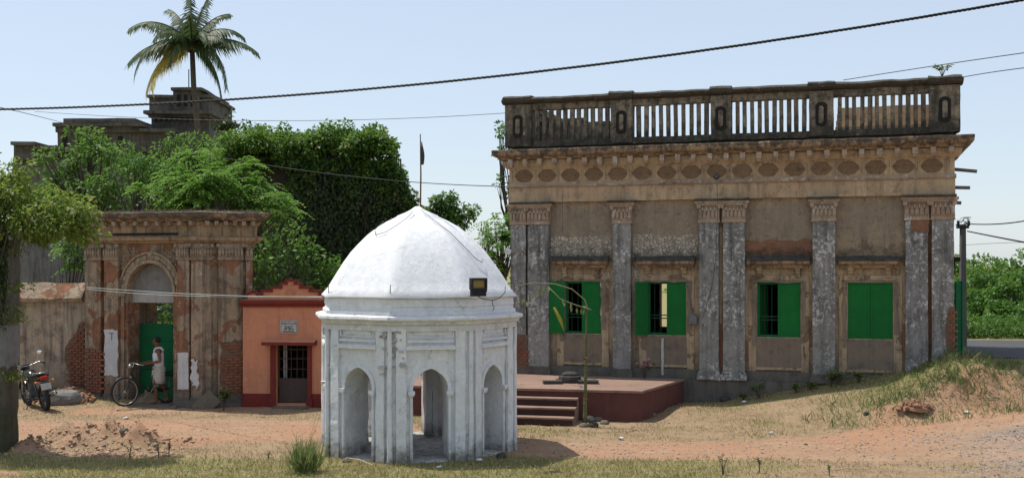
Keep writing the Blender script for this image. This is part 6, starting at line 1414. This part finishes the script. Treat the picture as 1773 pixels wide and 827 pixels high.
# ------------------------------------------------------------------ bicycle
def bicycle(loc, rz):
    t = thing('bicycle', 'black roadster bicycle being wheeled out of the gateway by the man', 'bicycle', loc, rz)
    tyre = plain('bicycle_tyre', (.03, .028, .026), .8); steel = plain('dull_steel', (.35, .34, .32), .35, .8); blk = plain('bicycle_black', (.018, .018, .02), .35)
    Rw = .335
    for i, x in enumerate((.54, -.52)):
        mb = MB(); mb.torus((0, 0, 0), Rw-.018, .018, n=36); w_ = mb.build('wheel', tyre, t, smooth=True); w_.location = (x, 0, Rw)
        mb = MB(); mb.torus((0, 0, 0), Rw-.042, .012, n=36, m=6); mb.build('rim', steel, w_, smooth=True)
        mb = MB()
        for k in range(28): a = 2*PI*k/28; b = a+(.5 if k % 2 else -.5); s_ = .025 if k % 4 < 2 else -.025; mb.tube([(.03*math.cos(b), s_, .03*math.sin(b)), ((Rw-.045)*math.cos(a), 0, (Rw-.045)*math.sin(a))], .0018, 4, cap=False)
        mb.tube([(0, -.05, 0), (0, .05, 0)], .022, 8); mb.build('spokes', steel, w_)
        mb = MB(); n = 14; a0, a1 = (-.2, 2.3) if i == 0 else (.6, 3.5)
        pts = [((Rw+.02)*math.cos(a0+(a1-a0)*k/n), (Rw+.02)*math.sin(a0+(a1-a0)*k/n)) for k in range(n+1)]
        for (p, q) in zip(pts[:-1], pts[1:]): mb.add([(p[0], -.028, p[1]), (p[0], .028, p[1]), (q[0], .028, q[1]), (q[0], -.028, q[1]), (p[0]*1.02, -.02, p[1]*1.02+.004), (q[0]*1.02, -.02, q[1]*1.02+.004), (p[0]*1.02, .02, p[1]*1.02+.004), (q[0]*1.02, .02, q[1]*1.02+.004)], [(0, 1, 2, 3), (0, 4, 5, 3), (1, 2, 7, 6), (4, 6, 7, 5)])
        mg_ = mb.build('mudguard', blk, t, smooth=True); mg_.location = (x, 0, Rw)
    mb = MB(); bb = (-.06, 0, .30); hd1, hd0 = (.36, 0, .86), (.40, 0, .72); st = (-.17, 0, .82)
    for a, b, r_ in ((st, hd1, .014), (bb, hd0, .016), (bb, (-.19, 0, .88), .015), (hd0, (.345, 0, .92), .018), ((-.52, .05, .335), (-.17, .02, .80), .009), ((-.52, -.05, .335), (-.17, -.02, .80), .009), ((-.52, .05, .335), bb, .010), ((-.52, -.05, .335), bb, .010), ((.40, .035, .70), (.54, .05, .335), .011), ((.40, -.035, .70), (.54, -.05, .335), .011)): mb.tube([a, b], r_, 8)
    mb.build('frame', blk, t, smooth=True)
    mb = MB(); mb.tube([(.345, 0, .9), (.335, 0, .98)], .014, 8); mb.tube([(.15, .27, .93), (.25, .26, .95), (.33, .2, .97), (.35, .08, .99), (.335, 0, .985), (.35, -.08, .99), (.33, -.2, .97), (.25, -.26, .95), (.15, -.27, .93)], .011, 8); mb.build('handlebar', steel, t, smooth=True)
    for sg in (-1, 1): mb = MB(); mb.tube([(.25, sg*.26, .951), (.13, sg*.272, .926)], .017, 8); mb.build('grip', blk, t, smooth=True)
    mb = MB(); mb.lathe([(.02, -.05), (.05, -.03), (.055, .01), (.03, .04)], 12, M=Matrix.Translation((.42, 0, .92)) @ Matrix.Rotation(-PI/2, 4, 'Y')); mb.build('lamp', steel, t, smooth=True)
    mb = MB(); mb.front([(-.34, .88), (-.10, .90), (.02, .895), (.02, .915), (-.12, .93), (-.30, .945), (-.36, .92)], -.03, .03); mb.box((-.35, -.09, .905), (-.2, .09, .94)); sd_ = mb.build('saddle', blk, t, bevel=.015)
    mb = MB(); mb.lathe([(.09, -.005), (.09, .005)], 20, M=Matrix.Translation((-.06, -.06, .30)) @ Matrix.Rotation(PI/2, 4, 'X')); mb.tube([(-.06, -.07, .30), (.04, -.08, .16)], .009, 6); mb.tube([(-.06, .07, .30), (-.16, .08, .44)], .009, 6); mb.box((0, -.16, .145), (.08, -.08, .17)); mb.box((-.2, .08, .43), (-.12, .16, .455)); mb.build('crank', steel, t)
    mb = MB(); mb.box((-.50, -.075, .27), (.02, -.062, .36)); mb.build('chain_case', blk, t, bevel=.01)
    mb = MB(); mb.box((-.72, -.06, .715), (-.30, .06, .73)); mb.tube([(-.7, .05, .72), (-.54, .05, .36)], .006, 5); mb.tube([(-.7, -.05, .72), (-.54, -.05, .36)], .006, 5); mb.build('carrier', blk, t)
    return t
fw = W(217, 702, 25.35)
hx = Vector((-.70, -.71)); bl_ = Vector((fw.x, 25.35))-hx*.54
bicycle((bl_.x, bl_.y, gh(bl_.x, bl_.y)+.03), math.atan2(hx.y, hx.x))

# ------------------------------------------------------------------ man
def skin(name, mat, parent, verts, edges, radii, sub=2, root=0):
    me_ = bpy.data.meshes.new(name); me_.from_pydata(verts, edges, []); o = bpy.data.objects.new(name, me_); COL.objects.link(o); o.parent = parent
    o.modifiers.new('skin', 'SKIN'); sv_ = me_.skin_vertices[0].data if me_.skin_vertices else None
    if sv_ is None:
        bm = bmesh.new(); bm.from_mesh(me_); bm.verts.layers.skin.verify(); bm.to_mesh(me_); bm.free(); sv_ = me_.skin_vertices[0].data
    for i, r_ in enumerate(radii): sv_[i].radius = r_ if isinstance(r_, tuple) else (r_, r_); sv_[i].use_root = (i == root)
    m_ = o.modifiers.new('sub', 'SUBSURF'); m_.levels = sub; m_.render_levels = sub; me_.materials.append(mat); return o
mp = W(275, 697, 25.95); man = thing('person', 'man in white vest and short white wrap walking a bicycle out of the gateway', 'person', (mp.x, 25.95, .055), R(14))
skinm = Mat('brown_skin', .5); skinm.col(skinm.mix(skinm.noise(8, 3), (.16, .075, .042), (.125, .058, .034))); skinm = skinm.done()
V = [(0, 0, .80), (0, 0, .95), (-.01, 0, 1.10), (-.015, 0, 1.22), (-.02, 0, 1.29), (-.035, 0, 1.345),          # pelvis..neck base
     (-.05, 0, 1.40), (-.062, 0, 1.45), (-.062, 0, 1.50), (-.05, 0, 1.545)]                                     # head
Rd = [(.13, .10), (.12, .10), (.13, .105), (.135, .10), (.06, .055), (.048, .048), (.066, .06), (.080, .072), (.083, .074), (.05, .045)]
Ed = [(i, i+1) for i in range(9)]
def chain(start, pts, rads):
    prev = start
    for p, r_ in zip(pts, rads): V.append(p); Rd.append(r_); Ed.append((prev, len(V)-1)); prev = len(V)-1
    return prev
chain(7, [(-.135, 0, 1.452)], [.016]); chain(8, [(-.125, -.028, 1.475)], [.012])
# arms: near arm bends forward to the handlebar, the far one reaches too
nh = chain(3, [(-.01, -.155, 1.265), (.03, -.205, 1.12), (.05, -.225, 1.01), (-.08, -.20, .985), (-.22, -.165, .955), (-.285, -.155, .945)], [.052, .042, .034, .032, .024, .026])
fh_ = chain(3, [(-.01, .155, 1.265), (-.02, .20, 1.12), (-.05, .21, 1.01), (-.18, .19, .98), (-.30, .17, .96), (-.36, .165, .95)], [.052, .042, .034, .032, .024, .026])
for base in (nh, fh_):
    b = Vector(V[base]); s_ = -1 if base == nh else 1
    for k, ln in enumerate((.055, .065, .062, .05)): dy = (-.024+.016*k); chain(base, [tuple(b+Vector((-.04, dy, .008))), tuple(b+Vector((-.04-ln*.5, dy, -.005))), tuple(b+Vector((-.035-ln*.5, dy, -.035)))], [.0085, .008, .007])
    chain(base, [tuple(b+Vector((-.02, -s_*.03, .01))), tuple(b+Vector((-.045, -s_*.035, -.015)))], [.009, .008])
# legs
l1 = chain(0, [(-.02, -.085, .74), (-.05, -.09, .60), (-.075, -.09, .43), (-.06, -.09, .26), (-.045, -.09, .10), (-.05, -.09, .05), (-.13, -.095, .03), (-.20, -.10, .022)], [.082, .07, .052, .050, .032, .036, .034, .022])
l2 = chain(0, [(.01, .085, .74), (.03, .09, .60), (.05, .09, .45), (.12, .09, .30), (.19, .09, .14), (.20, .09, .09), (.14, .09, .04), (.09, .09, .02)], [.082, .07, .052, .050, .032, .036, .034, .022])
skin('body', skinm, man, V, Ed, Rd)
cloth = weathered('white_cotton', (.66, .66, .67), (.58, .58, .60), dark=(.4, .4, .4), soot=.05, streak=.1, bump=.3, fine=.05)
def shell(name, secs, mat, fold=0, nf=9, n=28, open_top=True):
    mb = MB(); b = 0
    for (cx_, cy_, z, rx_, ry_) in secs:
        for k in range(n): a = 2*PI*k/n; f_ = 1+fold*math.sin(a*nf+z*7)*(1 if z < .8 else .3); mb.v.append((cx_+rx_*math.cos(a)*f_, cy_+ry_*math.sin(a)*f_, z))
    for i in range(len(secs)-1):
        for k in range(n): mb.f.append((i*n+k, i*n+(k+1) % n, (i+1)*n+(k+1) % n, (i+1)*n+k))
    o = mb.build(name, mat, man, smooth=True); md = o.modifiers.new('thick', 'SOLIDIFY'); md.thickness = .006; return o
vest = shell('vest', [(.0, 0, .87, .130, .158), (-.0, 0, .93, .122, .148), (-.01, 0, 1.02, .126, .152), (-.012, 0, 1.12, .132, .158), (-.012, 0, 1.18, .126, .145), (-.015, 0, 1.235, .10, .115)], cloth, .015, 7)
mb = MB()
for sg in (-1, 1): mb.tube([(-.105, sg*.075, 1.235), (-.07, sg*.09, 1.30), (-.0, sg*.095, 1.318), (.06, sg*.085, 1.30), (.10, sg*.075, 1.235)], .024, 8)
mb.build('vest_strap', cloth, man, smooth=True)
shell('wrap', [(.0, 0, .47, .14, .155), (-.01, 0, .55, .15, .165), (-.01, 0, .66, .15, .168), (-.0, 0, .78, .15, .172), (.0, 0, .86, .142, .168), (0, 0, .885, .12, .15)], weathered('cream_cotton_wrap', (.50, .47, .43), (.42, .40, .37), dark=(.3, .28, .26), soot=.1, streak=.2, bump=.3, fine=.1), .06, 8)
mb = MB(); mb.ball((-.045, 0, 1.505), .088, 16, 12, (1.02, .92, .86)); mb.v = [(x+(.012 if z < 1.5 else 0), y, z) for x, y, z in mb.v if True]
keep = [i for i, v in enumerate(mb.v)]; mb.f = [f_ for f_ in mb.f if not (sum(mb.v[i][0] for i in f_)/len(f_) < -.085 and sum(mb.v[i][2] for i in f_)/len(f_) < 1.535) and sum(mb.v[i][2] for i in f_)/len(f_) > 1.445]
mb.build('hair', plain('black_hair', (.015, .013, .012), .7), man, smooth=True)
mb = MB(); mb.box((-.145, -.02, 1.423), (-.132, .02, 1.431)); mb.build('moustache', plain('dark_moustache', (.02, .016, .014), .8), man)
for x, y, z, a in ((-.125, -.097, -.012, 0), (.13, .09, 0.004, .1)):
    mb = MB(); mb.ball((x, y, z+.012), .1, 12, 5, (1.25, .45, .10)); mb.build('sandal', plain('brown_sandal', (.06, .035, .025), .7), man, smooth=True)

# ------------------------------------------------------------------ motorcycle
def motorcycle(loc, rz):
    t = thing('motorcycle', 'parked black motorcycle with red tail lamp seen from behind beside the left pillar', 'motorcycle', loc, rz)
    tyre = plain('motorcycle_tyre', (.022, .022, .022), .85); blk = plain('gloss_black_paint', (.012, .012, .014), .2, spec=.6); chrome = plain('worn_chrome', (.45, .45, .46), .25, .9); gry = plain('grey_plastic', (.10, .10, .105), .5)
    Rw = .30
    for x in (.64, -.62):
        mb = MB(); mb.torus((0, 0, 0), Rw-.045, .05, n=32, m=10); w_ = mb.build('wheel', tyre, t, smooth=True); w_.location = (x, 0, Rw)
        mb = MB(); mb.torus((0, 0, 0), Rw-.10, .016, n=32, m=6)
        for k in range(6): a = k*PI/3; mb.tube([(0, 0, 0), ((Rw-.1)*math.cos(a), 0, (Rw-.1)*math.sin(a))], .016, 6)
        mb.tube([(0, -.08, 0), (0, .08, 0)], .04, 10); mb.build('rim', gry, w_, smooth=True)
    mb = MB()
    for sg in (-1, 1): mb.tube([(.64, sg*.085, .30), (.50, sg*.085, .66), (.43, sg*.085, .86)], .022, 8)
    mb.build('fork', chrome, t, smooth=True)
    mb = MB(); mb.box((-.04, -.12, .20), (.30, .12, .42)); mb.lathe([(.09, 0), (.10, .02), (.10, .04), (.085, .06), (.10, .08), (.085, .1), (.10, .12), (.085, .14), (.09, .17)], 12, (.15, 0, .41)); mb.lathe([(.10, -.15), (.10, .15)], 16, M=Matrix.Translation((.06, 0, .3)) @ Matrix.Rotation(PI/2, 4, 'X')); mb.build('engine', gry, t, bevel=.01)
    mb = MB(); mb.tube([(.42, 0, .80), (.1, 0, .66), (-.3, 0, .66), (-.62, 0, .72)], .024, 8); mb.tube([(.4, 0, .75), (.32, 0, .3), (-.1, 0, .22)], .022, 8)
    for sg in (-1, 1): mb.tube([(-.05, sg*.08, .3), (-.62, sg*.1, .30)], .022, 8); mb.tube([(-.60, sg*.11, .33), (-.45, sg*.12, .66)], .025, 8)
    mb.build('frame', blk, t, smooth=True)
    mb = MB(); secs = [(-.08, .07, .06, .74), (.0, .12, .09, .76), (.15, .145, .12, .79), (.3, .13, .11, .80), (.40, .07, .06, .79)]; n = 14
    for x, ry_, rz_, zc in secs:
        for k in range(n): a = 2*PI*k/n; mb.v.append((x, ry_*math.cos(a), zc+rz_*math.sin(a)))
    for i in range(len(secs)-1):
        for k in range(n): mb.f.append((i*n+k, i*n+(k+1) % n, (i+1)*n+(k+1) % n, (i+1)*n+k))
    mb.f.append(tuple(range(n))); mb.f.append(tuple(range((len(secs)-1)*n, len(secs)*n))); mb.build('tank', blk, t, smooth=True)
    mb = MB(); secs = [(-.72, .08, .04, .86), (-.5, .115, .05, .83), (-.25, .13, .05, .78), (-.08, .10, .045, .77)]
    for x, ry_, rz_, zc in secs:
        for k in range(n): a = 2*PI*k/n; mb.v.append((x, ry_*math.cos(a), zc+rz_*math.sin(a)))
    for i in range(len(secs)-1):
        for k in range(n): mb.f.append((i*n+k, i*n+(k+1) % n, (i+1)*n+(k+1) % n, (i+1)*n+k))
    mb.f.append(tuple(range(n))); mb.f.append(tuple(range((len(secs)-1)*n, len(secs)*n))); mb.build('seat', plain('seat_vinyl', (.02, .02, .02), .45), t, smooth=True)
    mb = MB()
    for sg in (-1, 1): mb.front([(-.76, .80), (-.3, .60), (-.1, .62), (-.12, .74), (-.5, .79), (-.74, .84)], sg*.12-.012, sg*.12+.012)
    mb.build('side_panel', blk, t, bevel=.008)
    mb = MB(); mb.tube([(-.30, -.14, .95-.12), (-.6, -.15, .90), (-.82, -.10, .90), (-.84, 0, .90), (-.82, .10, .90), (-.6, .15, .90), (-.30, .14, .83)], .013, 8); mb.build('grab_rail', chrome, t, smooth=True)
    red = Mat('red_tail_lens', .2); red.col((.33, .02, .015)); mb = MB(); mb.box((-.85, -.085, .735), (-.77, .085, .82)); mb.build('tail_lamp', red.done(), t, bevel=.02)
    mb = MB(); mb.front([(-.86, .44), (-.845, .44), (-.80, .715), (-.815, .715)], -.09, .09); mb.build('rear_fender', blk, t)
    mb = MB(); mb.add([(-.885, -.11, .52), (-.885, .11, .52), (-.85, .11, .66), (-.85, -.11, .66), (-.872, -.11, .52), (-.872, .11, .52), (-.837, .11, .66), (-.837, -.11, .66)], [(0, 3, 2, 1), (4, 5, 6, 7), (0, 1, 5, 4), (1, 2, 6, 5), (2, 3, 7, 6), (3, 0, 4, 7)]); mb.build('number_plate', plain('pale_plate', (.45, .45, .44), .5), t)
    for sg in (-1, 1):
        mb = MB(); mb.tube([(-.80, sg*.08, .70), (-.80, sg*.17, .70)], .008, 6); mb.ball((-.80, sg*.19, .70), .03, 10, 7); mb.build('indicator', plain('amber_lens_%d' % (sg+1), (.6, .25, .05), .3), t, smooth=True)
    mb = MB(); mb.tube([(.25, -.14, .28), (.0, -.16, .20), (-.3, -.17, .25), (-.35, -.17, .27)], .022, 8); mb.tube([(-.32, -.17, .26), (-.85, -.18, .40)], [.042, .05], 12); mb.build('exhaust', chrome, t, smooth=True)
    mb = MB(); mb.tube([(.28, .36, .99), (.38, .30, 1.02), (.42, .1, .96), (.42, -.1, .96), (.38, -.30, 1.02), (.28, -.36, .99)], .012, 8); mb.build('handlebar', chrome, t, smooth=True)
    for sg in (-1, 1):
        mb = MB(); mb.tube([(.33, sg*.33, 1.005), (.24, sg*.385, .98)], .019, 8); mb.build('grip', tyre, t, smooth=True)
        mb = MB(); mb.tube([(.36, sg*.24, 1.0), (.34, sg*.28, 1.12), (.33, sg*.32, 1.2)], .006, 6); mb.build('mirror_stalk', chrome, t)
        mir = plain('mirror_glass_%d' % (sg+1), (.75, .82, .92), .05, 1.0, var=0); mb = MB(); mb.ball((.32, sg*.33, 1.24), .06, 14, 8, (.18, 1.1, .8)); o = mb.build('mirror', mir, t, smooth=True)
    mb = MB(); mb.lathe([(.03, -.08), (.08, -.04), (.09, .02), (.085, .04)], 14, M=Matrix.Translation((.52, 0, .90)) @ Matrix.Rotation(PI/2, 4, 'Y')); mb.box((.42, -.09, .88), (.47, .09, 1.0)); mb.build('headlamp', blk, t, bevel=.01)
    mb = MB(); n = 12
    pts = [(.64+(Rw+.03)*math.cos(.3+2.2*k/n), Rw+(Rw+.03)*math.sin(.3+2.2*k/n)) for k in range(n+1)]
    for p, q in zip(pts[:-1], pts[1:]): mb.add([(p[0], -.06, p[1]-.02), (p[0], 0, p[1]+.01), (p[0], .06, p[1]-.02), (q[0], .06, q[1]-.02), (q[0], 0, q[1]+.01), (q[0], -.06, q[1]-.02)], [(0, 1, 4, 5), (1, 2, 3, 4)])
    mb.build('front_fender', blk, t, smooth=True)
    mb = MB(); mb.tube([(.0, .1, .22), (-.08, .28, .02)], .012, 6); mb.build('side_stand', blk, t)
    mb = MB(); mb.tube([(.0, -.1, .26), (.0, -.26, .25)], .014, 6); mb.tube([(.0, .1, .26), (.0, .26, .25)], .014, 6); mb.build('foot_peg', tyre, t)
    return t
rw = W(80, 711, 25.0); fwd = Vector((-.68, .78)).normalized(); c_ = Vector((rw.x, 25.0))+fwd*.62
mo = motorcycle((c_.x, c_.y, gh(c_.x, c_.y)), math.atan2(fwd.y, fwd.x)); mo.rotation_euler[0] = R(-8)
